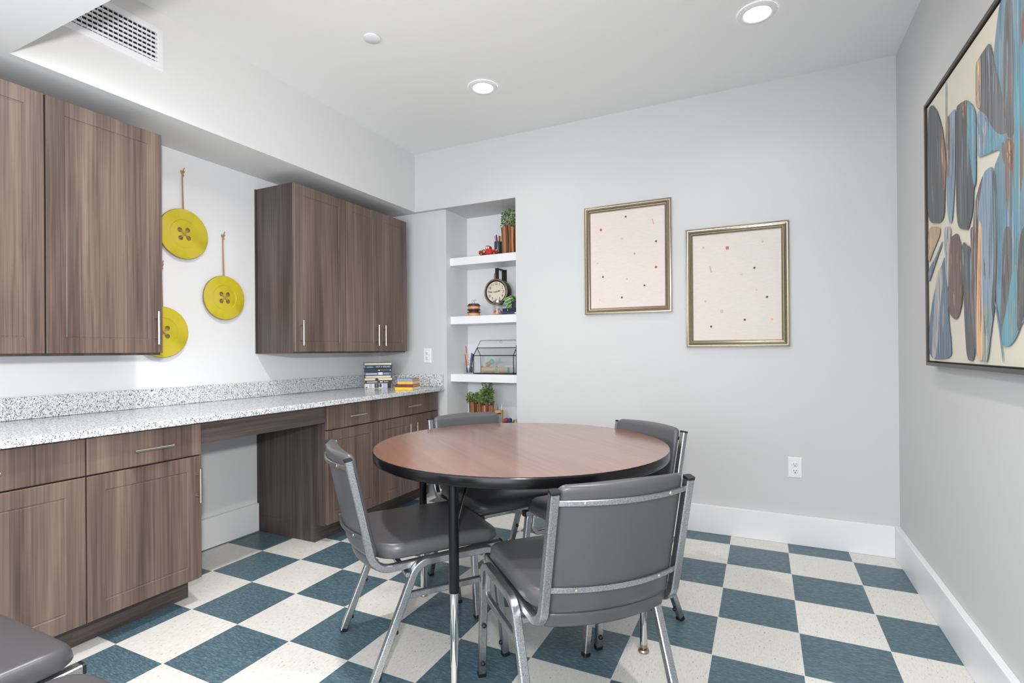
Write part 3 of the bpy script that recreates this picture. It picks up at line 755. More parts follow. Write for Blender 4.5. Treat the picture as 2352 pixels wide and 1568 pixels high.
def mid(p, loc, ang):
    """centre of a chair whose local foot loc=(x,y) stands at p, right axis at ang"""
    r = R2(ang); f_ = (-r[1], r[0]); return (p[0]-loc[0]*r[0]-loc[1]*f_[0], p[1]-loc[0]*r[1]-loc[1]*f_[1])
specs = []
# front right chair: feet (1.401,-.179) (1.743,.173)
aB = math.degrees(math.atan2(.352, .342)); cB = mid(((1.401+1.743)/2, (-.179+.173)/2), (0, .240), aB)
specs.append((aB, cB, 'grey vinyl stacking chair in the right foreground, its silver-barred back towards us'))
aA = -36.4; p6 = mid((.749,-.150), (-.234,-.270), aA); p2 = mid((1.431,-.029), (.234,.240), aA)
specs.append((aA, ((p6[0]+p2[0])/2, (p6[1]+p2[1])/2), 'grey vinyl stacking chair at the left front of the table, seen from its side'))
aD = math.degrees(math.atan2(.56, -.83)); p5 = mid((1.986,.514), (-.234,-.270), aD); p3 = mid((1.711,.107), (-.234,.240), aD)
specs.append((aD, ((p5[0]+p3[0])/2, (p5[1]+p3[1])/2), 'grey stacking chair behind the table on the right, facing us against the back wall'))
aC = math.degrees(math.atan2(-.843, -.538)); specs.append((aC, (1.122, .498), 'grey stacking chair behind the table on the left, below the niche shelves'))
specs.append((0.0, (.669, -1.361), 'grey stacking chair in the lower left corner, nearest the base cabinets'))
specs.append((0.0, (1.195, -1.40), 'grey stacking chair at the bottom edge, only a rounded seat corner showing'))
for i, (a, c, lb) in enumerate(specs):
    o = proto if i == 0 else copy_tree(proto)
    pose(o, R2(a), None, c, lb)

# ------------------------------------------------------------------ books on the counter
PG = c_('book_pages', 226,218,200, .8)
def book(label, cat, group, c, ang, w, d, h, cover, spine_front=True, marks=None, name='book', pg=None):
    """lying book: w along its spine, spine towards local -y"""
    t = thing(name, label, cat, c, math.radians(ang), group)
    m = MB(); e = .002
    m.box(-w/2, w/2, -d/2, d/2, 0, e); m.box(-w/2, w/2, -d/2, d/2, h-e, h)
    if spine_front: m.box(-w/2, w/2, -d/2, -d/2+e, e, h-e)
    else: m.box(-w/2, w/2, d/2-e, d/2, e, h-e)
    m.build('cover', cover, t, bevel=.0007)
    k = .003
    if spine_front: MB().box(-w/2+k, w/2-k, -d/2+e, d/2-k, e, h-e).build('pages', pg or PG, t)
    else: MB().box(-w/2+k, w/2-k, -d/2+k, d/2-e, e, h-e).build('pages', PG, t)
    if marks:
        for (a0, a1, z0, z1, mt) in marks:
            MB().box(-w/2+a0*w, -w/2+a1*w, -d/2-.0006, -d/2+.0002, z0*h, z1*h).build('spine_mark', mt, t)
    return t
W_ = c_('print_white', 224,226,232); BL = c_('print_pale_blue', 130,164,196); DK = c_('print_black', 30,32,38); CR = c_('print_cream', 222,214,190)
GR = c_('print_green', 70,110,80); OR = c_('print_ochre', 190,150,100); LV = c_('print_lilac', 176,182,214)
navy = c_('cover_navy', 40,58,84); ink = c_('cover_ink', 30,36,48); teal_b = c_('cover_steel_blue', 66,98,130); grayc = c_('cover_olive_grey', 92,92,84)
cream_c = c_('cover_cream', 224,220,188); brownk = c_('cover_dark_brown', 54,46,42); white_c = c_('cover_white', 216,216,214)
SA = 46.0; sa = Vector((math.cos(math.radians(SA)), math.sin(math.radians(SA)), 0)); sb = Vector((-sa.y, sa.x, 0))
P0 = Vector((-.463, 1.355, .8612))
stack = [
 (.861,.899, .205, .140, white_c, True, [(.16,.28,.1,.9,LV),(.36,.52,.1,.95,DK),(.40,.46,.3,.8,W_),(.54,.62,.2,.9,DK),(.66,.82,.05,.98,LV),(.84,.99,.0,1.0,DK),(.03,.10,.05,.35,GR)], 'thickest book, patterned white and black, at the bottom of the tall stack'),
 (.899,.922, .205, .142, brownk, True, [(.08,.46,.35,.65,CR),(.56,.66,.3,.7,W_),(.70,.86,.4,.6,CR)], 'dark brown book with cream lettering, second from the bottom of the tall stack'),
 (.922,.940, .207, .140, cream_c, True, [(.38,.48,.05,.95,DK),(.41,.45,.4,.8,W_),(.48,.52,.1,.6,GR)], 'thin pale yellow book with a black emblem in the tall stack'),
 (.940,.961, .195, .138, brownk, False, None, 'book with its white page edge forward, fifth from the top of the tall stack'),
 (.961,.988, .205, .145, teal_b, True, [(.04,.46,.3,.6,W_),(.50,.66,.15,.9,W_),(.70,.90,.3,.6,BL)], 'steel blue book with white lettering in the middle of the tall stack'),
 (.988,1.016, .207, .150, ink, True, [(.50,.57,.35,.6,W_),(.60,.90,.5,.58,OR),(.93,.97,.35,.65,W_)], 'near-black book with a thin ochre line, third from the top of the tall stack'),
 (1.016,1.040, .206, .143, navy, True, [(.08,.28,.60,.75,BL),(.05,.30,.2,.45,BL)], 'navy book reading NOT A SOUND, second from the top of the stack'),
 (1.040,1.061, .207, .138, grayc, False, None, 'grey-covered book with its white page edge forward, topmost of the tall stack')]
for i, (z0, z1, w, d, cv, sf, mk, lb) in enumerate(stack):
    jit = random.uniform(-1.5, 1.5)
    c = P0 + sa*(.105+random.uniform(-.003,.003)) + sb*(.076) ; c.z = .8616+(z0-.861)
    bk = book(lb, 'book', 'books in the tall stack on the counter', c, SA+jit, w, d, z1-z0-.0004, cv, sf, mk)
    if i == 6:
        M = Matrix.Translation((.032, -d/2-.0008, .0118)) @ Matrix.Rotation(PI/2, 4, 'X')
        text_object('title_lettering', 'NOT A SOUND', .0165, W_, bk, M, sx=.95)
pgo = c_('orange_page_edge', 226,152,78, .7); pgt = c_('tan_page_edge', 222,176,130, .7); yel = c_('cover_yellow', 232,196,40); mar = c_('cover_maroon', 84,18,38); gold = c_('cover_gold', 226,180,76); bluec = c_('cover_dusty_blue', 136,158,172); org = c_('print_orange', 222,150,72); pink = c_('print_pink', 176,90,110)
SB = 15.0; ta = Vector((math.cos(math.radians(SB)), math.sin(math.radians(SB)), 0)); tb = Vector((-ta.y, ta.x, 0)); P1 = Vector((-.140, 1.314, .8616))
for i, (z0, z1, w, d, cv, mk, off, lb) in enumerate([
 (.861,.883, .137, .175, yel, None, 0, 'bright yellow paperback at the bottom of the short stack'),
 (.883,.903, .137, .155, mar, [(.03,.97,.4,.58,pink)], 0, 'maroon paperback with a pink stripe in the short stack'),
 (.903,.926, .118, .150, gold, [(.55,.58,.3,.7,org)], .014, 'golden yellow paperback, second from the top of the short stack'),
 (.926,.946, .118, .148, bluec, None, .012, 'dusty blue paperback, topmost of the short stack')]):
    c = P1 + ta*(.0685+off*.6) + tb*(d/2+off*.4); c.z = .8616+(z0-.861)
    book(lb, 'book', 'books in the short stack on the counter', c, SB+random.uniform(-1,1), w, d, z1-z0-.0004, cv, True, mk, pg=[W_, pgo, None, pgt][i])

# ------------------------------------------------------------------ niche contents
S1, S2, S3, S4 = 1.8972, 1.4252, .9622, .4902
def leaves(m, c, rad, zr, n, size, rng, mi=0, up=.5):
    for _ in range(n):
        a = rng.uniform(0, 2*PI); rr = rad*math.sqrt(rng.random()); z = c[2]+rng.random()*zr
        p = Vector((c[0]+rr*math.cos(a), c[1]+rr*math.sin(a), z))
        d = Vector((math.cos(a)*.7+rng.uniform(-.5,.5), math.sin(a)*.7+rng.uniform(-.5,.5), rng.uniform(-.2, up+.5))).normalized()
        s_ = d.orthogonal().normalized(); s_.rotate(Matrix.Rotation(rng.uniform(0, 2*PI), 3, d)); nn = d.cross(s_)
        L_ = size*rng.uniform(.7, 1.25); w = L_*.32
        vs = [p, p+d*L_*.28+s_*w*.9+nn*.001, p+d*L_*.5-nn*L_*.06, p+d*L_*.28-s_*w*.9+nn*.001, p+d*L_, p+d*L_*.68+s_*w*.85+nn*.001, p+d*L_*.68-s_*w*.85+nn*.001]
        m.add(vs, [(0,1,2),(0,2,3),(1,5,2),(3,2,6),(5,4,2),(2,4,6)], mi)
def stick_planter(x, y, z, r, hgt, label, fol, seed, nst=16, tilt=0, group='bundled-stick planters with small green plants'):
    t = thing('stick_planter', label, 'planter', (x, y, z), group=group); rng = random.Random(seed)
    for k in range(nst):
        a = 2*PI*k/nst+rng.uniform(-.05,.05); sr = PI*r/nst*.98*rng.uniform(.72,1.0); hh = hgt*rng.uniform(.86,1.03)
        px_, py_ = (r-sr)*math.cos(a), (r-sr)*math.sin(a)
        m = MB(); m.tube([(px_, py_, 0), (px_*1.02+rng.uniform(-.003,.003), py_*1.02, hh*.5), (px_*1.08+tilt*.5, py_*1.08, hh)], sr, 8)
        m.build('stick', M_sticks[(k*7+seed) % 3], t, smooth=50)
    m = MB(); m.lathe([(r*.66, .001),(r*.74, hgt*.84),(r*.6, hgt*.86)], (0,0,0), 20); m.build('inner_pot', c_dark, t, smooth=40)
    m = MB(); st = MB()
    for (fx, fy, fr, fz0, fz1, n_) in fol:
        leaves(m, (fx, fy, fz0), fr, fz1-fz0, int(n_*1.9), .0145, rng)
        for k in range(6):
            a = rng.uniform(0, 2*PI); st.tube([(fx*.5, fy*.5, hgt*.85), (fx+fr*.5*math.cos(a), fy+fr*.5*math.sin(a), fz0+(fz1-fz0)*rng.uniform(.5,.95))], .0012, 5)
    m.build('foliage', M_leaf, t); st.build('stem', c_stem, t)
    return t
c_dark = c_('soil_dark', 40,32,28, .9); c_stem = c_('stem_green', 70,96,50)
stick_planter(.553, 1.925, S1, .094, .222, 'tall stick planter with leafy plant at the right end of the top shelf', [(-.01,-.01,.085,.20,.345,420)], 3, 21)
stick_planter(.204, 1.905, S4, .049, .252, 'stick planter with the shorter plant at the left of the lowest shelf', [(-.01,-.005,.055,.235,.315,170),(-.055,0,.022,.25,.285,30)], 5, 12)
stick_planter(.312, 1.905, S4, .052, .250, 'stick planter with the taller bushy plant on the lowest shelf', [(0,-.005,.056,.235,.345,300),(.012,-.01,.036,.31,.402,130)], 8, 12)

# toy truck (bed at the left, cab and bonnet to the right)
red = c_('truck_red', 196,44,34, .3); tyre = c_('toy_tyre', 40,34,34, .6); hub = c_('toy_hub', 206,200,192, .3, .8)
t = thing('toy_truck', 'small red vintage toy pickup truck on the top niche shelf', 'toy truck', (.372, 1.845, S1), math.radians(4))
def prism(m, pts, y0_, y1_, mi=0):
    m.loft([[(x, y0_, z) for x, z in pts], [(x, y1_, z) for x, z in pts]], m=mi)
m = MB()
prism(m, [(-.078,.018),(-.020,.018),(-.020,.040),(-.076,.042)], -.026, .026)
prism(m, [(-.020,.012),(.028,.012),(.030,.046),(.020,.050),(.014,.074),(.008,.077),(-.012,.077),(-.018,.072),(-.020,.05)], -.024, .024)
prism(m, [(.028,.016),(.074,.018),(.074,.036),(.070,.043),(.030,.046)], -.017, .017)
body = m.build('truck_body', red, t, bevel=.0025)
m = MB()
for xx in (-.054, .056):
    for s in (-1, 1):
        pts = [(xx+.019*math.cos(a), .014+.019*math.sin(a)) for a in [PI*k/8 for k in range(9)]]
        inn = [(xx+.014*math.cos(a), .014+.014*math.sin(a)) for a in [PI*k/8 for k in range(8,-1,-1)]]
        ring = pts+inn; y_a, y_b = s*.017, s*.032
        n_ = len(ring); vs = [(p[0], y_a, p[1]) for p in ring]+[(p[0], y_b, p[1]) for p in ring]
        fs = [(i, (i+1) % n_, n_+(i+1) % n_, n_+i) for i in range(n_)]
        for i in range(8): fs += [(i, i+1, n_-2-i, n_-1-i), (n_+i, n_+n_-1-i, n_+n_-2-i, n_+i+1)]
        m.add(vs, fs)
m.box(-.036, .040, -.030, -.022, .010, .014); m.box(-.036, .040, .022, .030, .010, .014)
m.build('fender', red, t, smooth=40)
for xx in (-.054, .056):
    for s in (-1, 1):
        m = MB(); m.lathe([(.012,0),(.013,.002*s),(.013,.007*s),(.011,.009*s)], (xx, s*.020, .013), 18, 0, 'y'); w_ = m.build('wheel', tyre, t, smooth=40)
        m = MB(); m.lathe([(.007,.0088*s),(.005,.011*s)], (xx, s*.020, .013), 14, 0, 'y'); m.build('hub', hub, w_, smooth=40)
m = MB(); m.lathe([(.013,0),(.0135,-.003),(.011,-.006)], (-.030, -.0265, .030), 18, 0, 'y'); w_ = m.build('spare_wheel', tyre, t, smooth=40)
m = MB(); m.lathe([(.009,-.0058),(.006,-.0075)], (-.030, -.0265, .030), 14, 0, 'y'); m.build('hub', hub, w_, smooth=40)
for yy in (-.02, .02):
    m = MB(); m.sphere((.073, yy, .036), .0065, 10); m.build('headlight', hub, t, smooth=50)
m = MB(); m.box(-.014, -.002, -.0246, -.0238, .052, .069); m.box(.002, .012, -.0246, -.0238, .052, .069); m.build('side_window', c_('toy_window', 214,210,206,.2), t)
m = MB(); m.box(.0738, .0755, -.012, .012, .018, .038); m.build('grille', hub, t)
for xx in (-.062, -.045):
    m = MB(); m.sphere((xx, 0, .047), .009, 10); m.build('barrel', hub, t, smooth=50)

def cup_of_pencils(x, y, z, r, hgt, mat, pens, label, name, cat, seed, wall=True):
    t = thing(name, label, cat, (x, y, z)); rng = random.Random(seed)
    m = MB(); m.lathe([(r*.94,.0),(r,.004),(r,hgt),(r*.93,hgt),(r*.90,.006),(.001,.006)], (0,0,0), 24, cap1=False); m.build('cup', mat, t, smooth=40)
    for i, (mt, ln, wd) in enumerate(pens):
        a = 2*PI*i/len(pens)+rng.uniform(-.3,.3); q = r*.70
        m = MB(); m.tube([(-.3*q*math.cos(a), -.3*q*math.sin(a), .008), (q*math.cos(a)*.95, q*math.sin(a)*.95, hgt), (q*math.cos(a)*(1+.5*(ln-hgt)/hgt), q*math.sin(a)*(1+.5*(ln-hgt)/hgt), ln)], wd, 8)
        m.build('pencil', mt, t, smooth=50)
    return t
pcol = [c_('pen_yellow',226,206,50), c_('pen_violet',150,90,210), c_('pen_black',30,28,36), c_('pen_green',20,110,80), c_('pen_lilac',206,140,220), c_('pen_dark',40,26,50), c_('pen_orange',220,120,40)]
cup_of_pencils(.398, 1.955, S1, .031, .128, c_('smoky_cup', 62,76,80,.15), [(k, .172+.004*(i % 3), .0046) for i, k in enumerate(pcol)], 'smoky cup of coloured pencils behind the red truck', 'pencil_cup', 'pencil cup', 2)

# clock on a wall bracket
t = thing('bracket_clock', 'round vintage double-faced clock on a black wall bracket in the niche', 'clock', (.397, 1.915, 1.618))
brz = c_('aged_bronze', 150,128,104,.4,.6); cf = c_('clock_face', 216,208,188,.6); blk = c_('clock_black', 26,22,24,.45)
m = MB(); m.lathe([(.099,.0),(.104,.006),(.104,.070),(.099,.076)], (0,0,0), 56, 0, 'y'); m.build('drum', blk, t, smooth=40)
m = MB(); m.lathe([(.104,.004),(.1055,-.004),(.102,-.011),(.097,-.013),(.093,-.010),(.0915,-.003)], (0,0,0), 56, 0, 'y', cap0=False, cap1=False); m.build('bezel', brz, t, smooth=60)
m = MB(); m.lathe([(.0915,-.009),(.0900,-.006),(.0835,-.0015),(.0830,-.0006)], (0,0,0), 56, 0, 'y', cap0=False, cap1=False); m.build('inner_ring', blk, t)
m = MB(); m.lathe([(.0875,-.0006),(.001,-.0012)], (0,0,0), 56, 0, 'y', cap0=False); dial = m.build('dial', cf, t)
for k in range(1, 13):
    a = PI/2-k*PI/6; rr = .0655
    M = Matrix.Translation((rr*math.cos(a), -.0016, rr*math.sin(a))) @ Matrix.Rotation(PI/2, 4, 'X')
    text_object('numeral', str(k), .033, blk, dial, M, sx=.85, extrude=.0004)
def hand(ang, ln, w, blob):
    m = MB(); d = Vector((math.cos(ang), 0, math.sin(ang))); s_ = Vector((-d.z, 0, d.x)); y = -.0032
    vs = [d*-.012+s_*w, d*-.012-s_*w, d*ln*.55-s_*w, d*ln-s_*.0004, d*ln+s_*.0004, d*ln*.55+s_*w]
    m.loft([[v+Vector((0,y,0)) for v in vs], [v+Vector((0,y-.0008,0)) for v in vs]])
    m.lathe([(.0052,0),(.0052,-.0008)], d*blob+Vector((0,y,0)), 14, 0, 'y'); m.build('hand', blk, dial)
hand(math.radians(181), .062, .0012, .044); hand(math.radians(12), .048, .0016, .028)
m = MB(); m.lathe([(.006,-.0032),(.005,-.006)], (0,0,0), 14, 0, 'y'); m.build('hub', c_('brass_hub', 190,150,80,.3,.9), dial, smooth=40)
m = MB(); m.square_tube([(0,.020,.100),(0,.020,.192)], (1,0,0), .032, .010)
m.square_tube([(0,.020,.188),(0,.150,.188)], (1,0,0), .030, .010); m.box(-.022,.022,.148,.155,.02,.195)
m.tube([(-.016,.010,.098),(-.020,.008,.125),(-.016,.012,.150)], .003, 6); m.tube([(.016,.010,.098),(.018,.008,.125),(.012,.012,.150)], .003, 6)
m.build('wall_bracket', blk, t, smooth=30)

# wooden spools with scissors
dkw = c_('dark_spool_wood', 84,54,40,.4); ltw = c_('pale_thread', 214,166,122,.7)
t = thing('thread_spool', 'short dark-rimmed spool wound with tan thread, lower of the pair', 'spool', (.222, 1.862, S2), group='two stacked wooden spools')
m = MB(); m.lathe([(.047,0),(.048,.003),(.048,.024),(.045,.026)], (0,0,0), 32); m.build('thread', ltw, t, smooth=40)
m = MB(); m.lathe([(.05,.026),(.054,.029),(.054,.033),(.050,.037)], (0,0,0), 32); m.build('spool_rim', dkw, t, smooth=40)
t = thing('thread_spool', 'dark-rimmed spool of tan thread, upper of the pair, holding scissors', 'spool', (.222, 1.862, S2+.0372), group='two stacked wooden spools')
m = MB(); m.lathe([(.042,0),(.040,.006),(.050,.010),(.054,.013),(.054,.018),(.049,.022)], (0,0,0), 32); m.build('spool_rim', dkw, t, smooth=40)
m = MB(); m.lathe([(.047,.022),(.047,.042)], (0,0,0), 32); m.build('thread', ltw, t, smooth=40)
m = MB(); m.lathe([(.050,.042),(.054,.045),(.054,.050),(.046,.054),(.044,.062),(.038,.064)], (0,0,0), 32); m.build('spool_rim', dkw, t, smooth=40)
m = MB(); m.tube([(.048,-.01,-.010),(.068,-.012,.020),(.078,-.012,-.01),(.070,-.012,-.0365)], .0009, 5); m.build('loose_thread', ltw, t); m = MB(); m.tube([(-.048,-.01,-.012),(-.065,-.014,-.028),(-.082,-.016,-.0365)], .0009, 5); m.build('loose_thread', ltw, t)
t = thing('scissors', 'small scissors standing handles up in the upper wooden spool', 'scissors', (.222, 1.862, S2+.1016))
for s in (-1, 1):
    m = MB(); c = Vector((s*.0105, 0, .0205)); m.tube([c+Vector((.009*math.cos(2*PI*k/16), 0, .012*math.sin(2*PI*k/16))) for k in range(17)], .0016, 6)
    m.tube([(s*.006, 0, .010), (-s*.002, 0, .0004)], .0018, 6); m.build('handle_loop', M_nickel, t, smooth=50)

# jar of coloured reels
def jar(x, y, z, r, hgt, label, name='glass_jar', lid=True, cat='jar'):
    t = thing(name, label, cat, (x, y, z))
    m = MB(); m.lathe([(r*.9,.0008),(r,.008),(r,hgt*.72),(r*.78,hgt*.86),(r*.80,hgt)], (0,0,0), 28, cap0=True, cap1=False); m.build('glass', M_glass, t, smooth=50)
    if lid:
        m = MB(); m.lathe([(r*.86,hgt*.88),(r*.88,hgt),(r*.80,hgt*1.02)], (0,0,0), 28); m.build('lid', c_('pewter_lid', 176,178,178,.25,.9), t, smooth=40)
    return t
jt = jar(.447, 1.848, S2, .042, .112, 'lidded glass jar of coloured reels in front of the clock')
rng = random.Random(4)
for i, (nm, cc) in enumerate([('reel_orange',(226,110,70)),('reel_red',(200,40,54)),('reel_yellow',(236,222,110)),('reel_crimson',(190,30,70)),('reel_coral',(220,110,110)),('reel_lilac',(186,140,214)),('reel_teal',(40,140,150)),('reel_orange',(230,120,60))]):
    a = i*2.4; q = .022; m = MB(); m.lathe([(.003,-.004),(.011,-.004),(.012,0),(.011,.004),(.003,.004)], (0,0,0), 16, 0, 'y', cap0=False, cap1=False)
    o = m.build('thread_reel', c_(nm, *cc), None, smooth=50); o.location = (.447+q*math.cos(a), 1.848+q*math.sin(a)*.9, S2+.0145+.015*(i//3)); o.rotation_euler = (rng.uniform(-.3,.3), 0, rng.uniform(-.3,.3))
    tag(o, ['orange','red','pale yellow','crimson','coral','lilac','teal','bright orange'][i]+' reel of thread inside the lidded glass jar', 'reel', 'coloured reels in the glass jar')
# books and variegated plant
b1 = book('dark navy book lying flat, lower of two under the potted plant', 'book', 'navy books under the potted plant', (.572, 1.905, S2), 1, .180, .130, .026, navy, True, [(.62,.70,.3,.7,W_),(.78,.84,.3,.7,W_)])
b2 = book('ink blue book lying flat, upper of two under the potted plant', 'book', 'navy books under the potted plant', (.575, 1.908, S2+.0262), -1, .172, .128, .025, ink, True, [(.25,.28,.3,.6,W_)])
t = thing('potted_plant', 'trailing green and cream-leaved plant in a dark pot beside the clock', 'plant', (.585, 1.895, S2+.0514))
m = MB(); m.lathe([(.036,0),(.047,.066),(.049,.069),(.045,.071),(.040,.060)], (0,0,0), 28); m.build('pot', c_('charcoal_pot', 52,56,64,.4), t, smooth=40)
m = MB(); rng = random.Random(12)
def big_leaf(m, p, d, L_, roll_):
    d = Vector(d).normalized(); s_ = d.cross(Vector((0,-1,.3))).normalized(); s_.rotate(Matrix.Rotation(roll_, 3, d)); nn = d.cross(s_); p = Vector(p); w = L_*.24
    row = []
    for k in range(7):
        u = k/6; ww = w*math.sin(PI*min(u*1.02+.02, 1))**.7; cen = p+d*(L_*u)-Vector((0,0,L_*.22*u*u))
        row.append([cen-s_*ww, cen-s_*ww*.72+nn*.001, cen-nn*.002, cen+s_*ww*.72+nn*.001, cen+s_*ww])
    vs = [q for r_ in row for q in r_]; 
    for j, mi in ((0,1),(1,0),(2,0),(3,1)): m.add(vs, [(k*5+j, k*5+j+1, (k+1)*5+j+1, (k+1)*5+j) for k in range(6)], mi)
for p, d, L_, rl in [((-.01,-.02,.055),(-.8,-.3,.55),.060,.1), ((-.02,-.02,.055),(-1,-.3,.2),.075,-.2), ((-.02,-.03,.055),(-.8,-.5,-.25),.075,.2), ((-.03,-.03,.04),(-.75,-.4,-.8),.062,0),
                     ((.0,-.03,.055),(-.2,-.6,.5),.055,.3), ((.0,-.03,.055),(.1,-.7,-.1),.06,-.3), ((-.04,-.035,.0),(-.6,-.1,-.9),.055,.1), ((.02,-.01,.055),(.5,-.4,.5),.05,.2),
                     ((-.01,0,.055),(-.4,.3,.8),.05,0), ((-.03,-.03,.01),(-.9,-.2,-.4),.05,.5), ((.01,0,.055),(.2,.1,.9),.05,0)]:
    big_leaf(m, (p[0]+.006, p[1]+.004, p[2]+.014), d, L_*1.12, rl)
m.build('foliage', [M_leaf2, M_leafw], t, smooth=70)

# brush jar
t = jar(.178, 1.862, S3, .048, .128, 'open glass jar of brushes and pencils left of the terrarium', 'brush_jar', False, 'brush jar')
tanw = c_('brush_wood', 220,188,140); bk_ = c_('brush_black', 34,34,40); bluep = c_('brush_blue', 30,90,170); redp = c_('brush_red', 190,70,60); navp = c_('brush_navy', 40,40,60)
for x_, y_, lean, tp, r_, mt in [(-.02,0,-.012,.224,.0035,redp),(-.012,.006,-.022,.170,.0045,tanw),(.0,-.01,-.025,.168,.0045,tanw),(.010,.0,-.020,.158,.0040,tanw),(.018,.008,.015,.160,.007,navp),(.008,-.012,.022,.168,.006,bluep),(.022,0,.026,.148,.0045,tanw),(-.028,.0,-.010,.160,.006,redp)]:
    m = MB(); m.tube([(x_*.6, y_, .012), (x_+lean, y_, tp)], r_, 8); bsh = m.build('brush', mt, t, smooth=50)
m = MB(); m.box(-.026,-.004,-.012,.01,.010,.058); m.build('dark_block', c_('slate_block', 62,60,78), t, bevel=.003)
m = MB(); m.obox((.016,-.004,.010), (1,0,0), (0,1,0), .022, .016, .05); m.build('clip', bk_, t, bevel=.003)

# glass terrarium with open lid
t = thing('terrarium', 'house-shaped black-framed glass terrarium with its roof lid open', 'terrarium', (.418, 1.892, S3))
x0_, x1_, ya, yb_, ze, za = -.186, .168, -.060, .060, .147, .209
bars = [((x0_,ya,.006),(x1_,ya,.006)),((x0_,yb_,.006),(x1_,yb_,.006)),((x0_,ya,ze),(x1_,ya,ze)),((x0_,yb_,ze),(x1_,yb_,ze)),((x0_,0,za),(x1_,0,za))]
for x_ in (x0_, x1_): bars += [((x_,ya,.006),(x_,ya,ze)),((x_,yb_,.006),(x_,yb_,ze)),((x_,ya,ze),(x_,0,za)),((x_,yb_,ze),(x_,0,za)),((x_,ya,.006),(x_,yb_,.006)),((x_,ya,ze),(x_,yb_,ze))]
m = MB()
for p, q in bars: m.tube([p, q], .0031, 6)
m.build('metal_frame', M_blackm, t, smooth=50)
m = MB()
for p, q in (((x0_,.002,za),(x0_,.060,za+.060)),((x1_,.002,za),(x1_,.060,za+.060)),((x0_,.060,za+.060),(x1_,.060,za+.060)),((x0_,.002,za),(x1_,.002,za))): m.tube([p, q], .0018, 6)
m.tube([(.0+.008*math.cos(2*PI*k/12), .058, za+.048+.010*math.sin(2*PI*k/12)) for k in range(13)], .0009, 5)
m.build('lid_frame', M_blackm, t, smooth=50)
g = MB(); e = .0008
g.box(x0_+.003, x1_-.003, ya, ya+e, .008, ze-.002); g.box(x0_+.003, x1_-.003, yb_-e, yb_, .008, ze-.002)
g.loft([[(x0_+.003,ya+.001,ze),(x1_-.003,ya+.001,ze),(x1_-.003,-.001,za-.001),(x0_+.003,-.001,za-.001)],[(x0_+.003,ya+.001,ze-e),(x1_-.003,ya+.001,ze-e),(x1_-.003,-.001,za-.001-e),(x0_+.003,-.001,za-.001-e)]])
g.build('glass_pane', M_glass, t)
MB().box(x0_, x1_, ya, yb_, .0004, .005).build('base_tray', c_('tray_brown', 96,80,60,.6), t)
thr = plain('jute_thread', srgb(186,146,108), .9, bump=.5, bscale=700); rd = c_('spool_end_red', 176,34,50,.4); tl = c_('spool_end_teal', 92,176,148,.4)
def spool(c, d, ln, r, ma, mb_, label, hr=1.28):
    t_ = thing('jute_spool', label, 'spool', c, group='jute spools inside the terrarium')
    t_.rotation_euler = Vector(d).to_track_quat('X', 'Z').to_euler()
    MB().lathe([(r,-ln/2+.005),(r*1.02,0),(r,ln/2-.005)], (0,0,0), 24, 0, 'x').build('thread', thr, t_, smooth=40)
    for s, mt in ((-1, ma), (1, mb_)):
        m = MB(); m.lathe([(r*hr*.9, s*(ln/2-.005)), (r*hr, s*(ln/2-.003)), (r*hr, s*(ln/2+.003)), (r*hr*.85, s*(ln/2+.005)), (.006, s*(ln/2+.004))], (0,0,0), 24, 0, 'x'); m.build('spool_end', mt, t_, smooth=40)
    return t_
spool((.345, 1.887, S3+.0345), (1,.06,0), .126, .0225, rd, thr, 'thick jute spool with a red end at the left of the terrarium')
spool((.466, 1.889, S3+.0305), (1,.05,0), .092, .0195, tl, tl, 'slimmer jute spool with two teal ends lying at the right of the terrarium')
spool((.350, 1.888, S3+.0865), (.80,-.45,.40), .070, .0165, thr, tl, 'jute spool with a teal end resting on top of the others')
# upright book at the right
t = thing('upright_book', 'slim black book with red and teal spine standing right of the terrarium', 'book', (.636, 1.885, S3))
MB().box(-.020, .020, -.072, .075, 0, .228).build('cover', c_('cover_black', 30,26,30), t, bevel=.001)
m = MB(); m.box(-.012, .018, -.0728, -.0722, .14, .215); m.build('spine_mark', c_('spine_red', 190,60,60), t); m = MB(); m.box(-.012, .018, -.0728, -.0722, .10, .135); m.build('spine_mark', c_('spine_teal', 80,160,150), t)

# lowest shelf: cork cup, reels, tins
cup_of_pencils(.408, 1.925, S4, .036, .183, c_('tan_cup', 200,160,110,.6), [(c_('tool_white', 226,228,230,.3), .235, .004), (c_('tool_steel', 130,136,140,.3,.8), .222, .005), (c_('tool_grey', 150,146,142), .212, .008)], 'tan cup of white and grey tools on the lowest niche shelf', 'tool_cup', 'cup', 6)
tin = tag(MB().box(-.040, .040, -.04, .04, 0, .098).build('storage_box', c_('box_slate', 60,74,84), None, bevel=.002, loc=(.520, 1.880, S4)), 'slate box under the red and blue reels on the lowest shelf', 'box')
for xx, mt, nm in ((.504, c_('reel_dark_red', 150,50,50), 'dark red'), (.536, c_('reel_navy', 36,60,110), 'navy blue')):
    m = MB(); m.lathe([(.006,-.016),(.0155,-.014),(.017,0),(.0155,.014),(.006,.016)], (0,0,0), 20, 0, 'y'); o = m.build('yarn_reel', mt, None, smooth=50, loc=(xx, 1.862, S4+.0985+.017)); tag(o, nm+' reel on the slate box on the lowest niche shelf', 'reel', 'reels on the slate box')
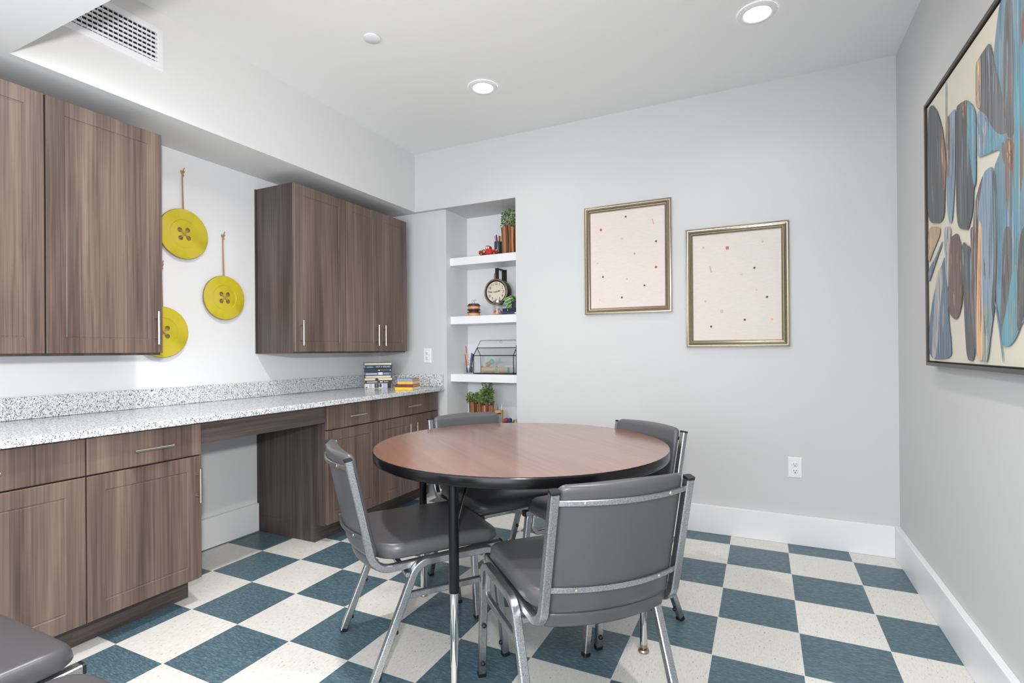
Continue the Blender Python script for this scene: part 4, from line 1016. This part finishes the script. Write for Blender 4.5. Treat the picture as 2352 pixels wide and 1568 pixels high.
m = MB(); m.lathe([(.022,0),(.022,.118),(.019,.121)], (0,0,0), 22); o = m.build('brass_tin', c_('tin_gold', 190,160,90,.35,.7), None, smooth=40, loc=(.586, 1.870, S4)); tag(o, 'round gold tin beside the slate box on the lowest shelf', 'tin')
m = MB(); m.lathe([(.014,0),(.014,.122),(.008,.126)], (0,0,0), 18); o = m.build('white_bottle', c_('bottle_cream', 220,212,180,.4), None, smooth=40, loc=(.626, 1.866, S4)); tag(o, 'slim cream bottle at the right end of the lowest niche shelf', 'bottle')

# ------------------------------------------------------------------ light
w = bpy.data.worlds.new('world'); scene.world = w; w.use_nodes = True
bg = w.node_tree.nodes['Background']; bg.inputs[0].default_value = (.86,.93,1.0,1); bg.inputs[1].default_value = 4.4
def area(name, loc, rot, sx, sy, power, col):
    l = bpy.data.lights.new(name, 'AREA'); l.shape = 'RECTANGLE'; l.size = sx; l.size_y = sy; l.energy = power; l.color = col
    o = bpy.data.objects.new(name, l); COL.objects.link(o); o.location = loc; o.rotation_euler = rot; return o
fl = bpy.data.lights.new('camera_flash', 'AREA'); fl.shape = 'DISK'; fl.size = .12; fl.energy = 46; fl.color = (1,.985,.97)
fo = bpy.data.objects.new('camera_flash', fl); COL.objects.link(fo); fo.location = (2.31, -1.81, 1.41)
fo.rotation_euler = Vector((-.96, .20, .16)).to_track_quat('-Z', 'Y').to_euler()
fl.spread = math.radians(170)
for x_, y_, e_ in ((.797,.990,2),(2.303,.960,2),(.80,-.47,20),(2.30,-.47,13)):  # last two entries serve the added, unseen near pair
    s = bpy.data.lights.new('downlight', 'AREA'); s.shape = 'DISK'; s.size = .11; s.energy = e_; s.color = (1,.96,.91); s.spread = math.radians(140)
    o = bpy.data.objects.new('downlight', s); COL.objects.link(o); o.location = (x_, y_, ZC-.012)
area('open_side_daylight', (1.9, -3.6, 1.1), Vector((-.45,.85,.18)).to_track_quat('-Z','Y').to_euler(), 2.0, 1.8, 22, (.86,.93,1.0))

vs_ = scene.view_settings; scene.display_settings.display_device = 'sRGB'
vs_.view_transform = 'Standard'; vs_.look = 'None'; vs_.gamma = 1.0; vs_.exposure = 0.12; vs_.use_curve_mapping = False
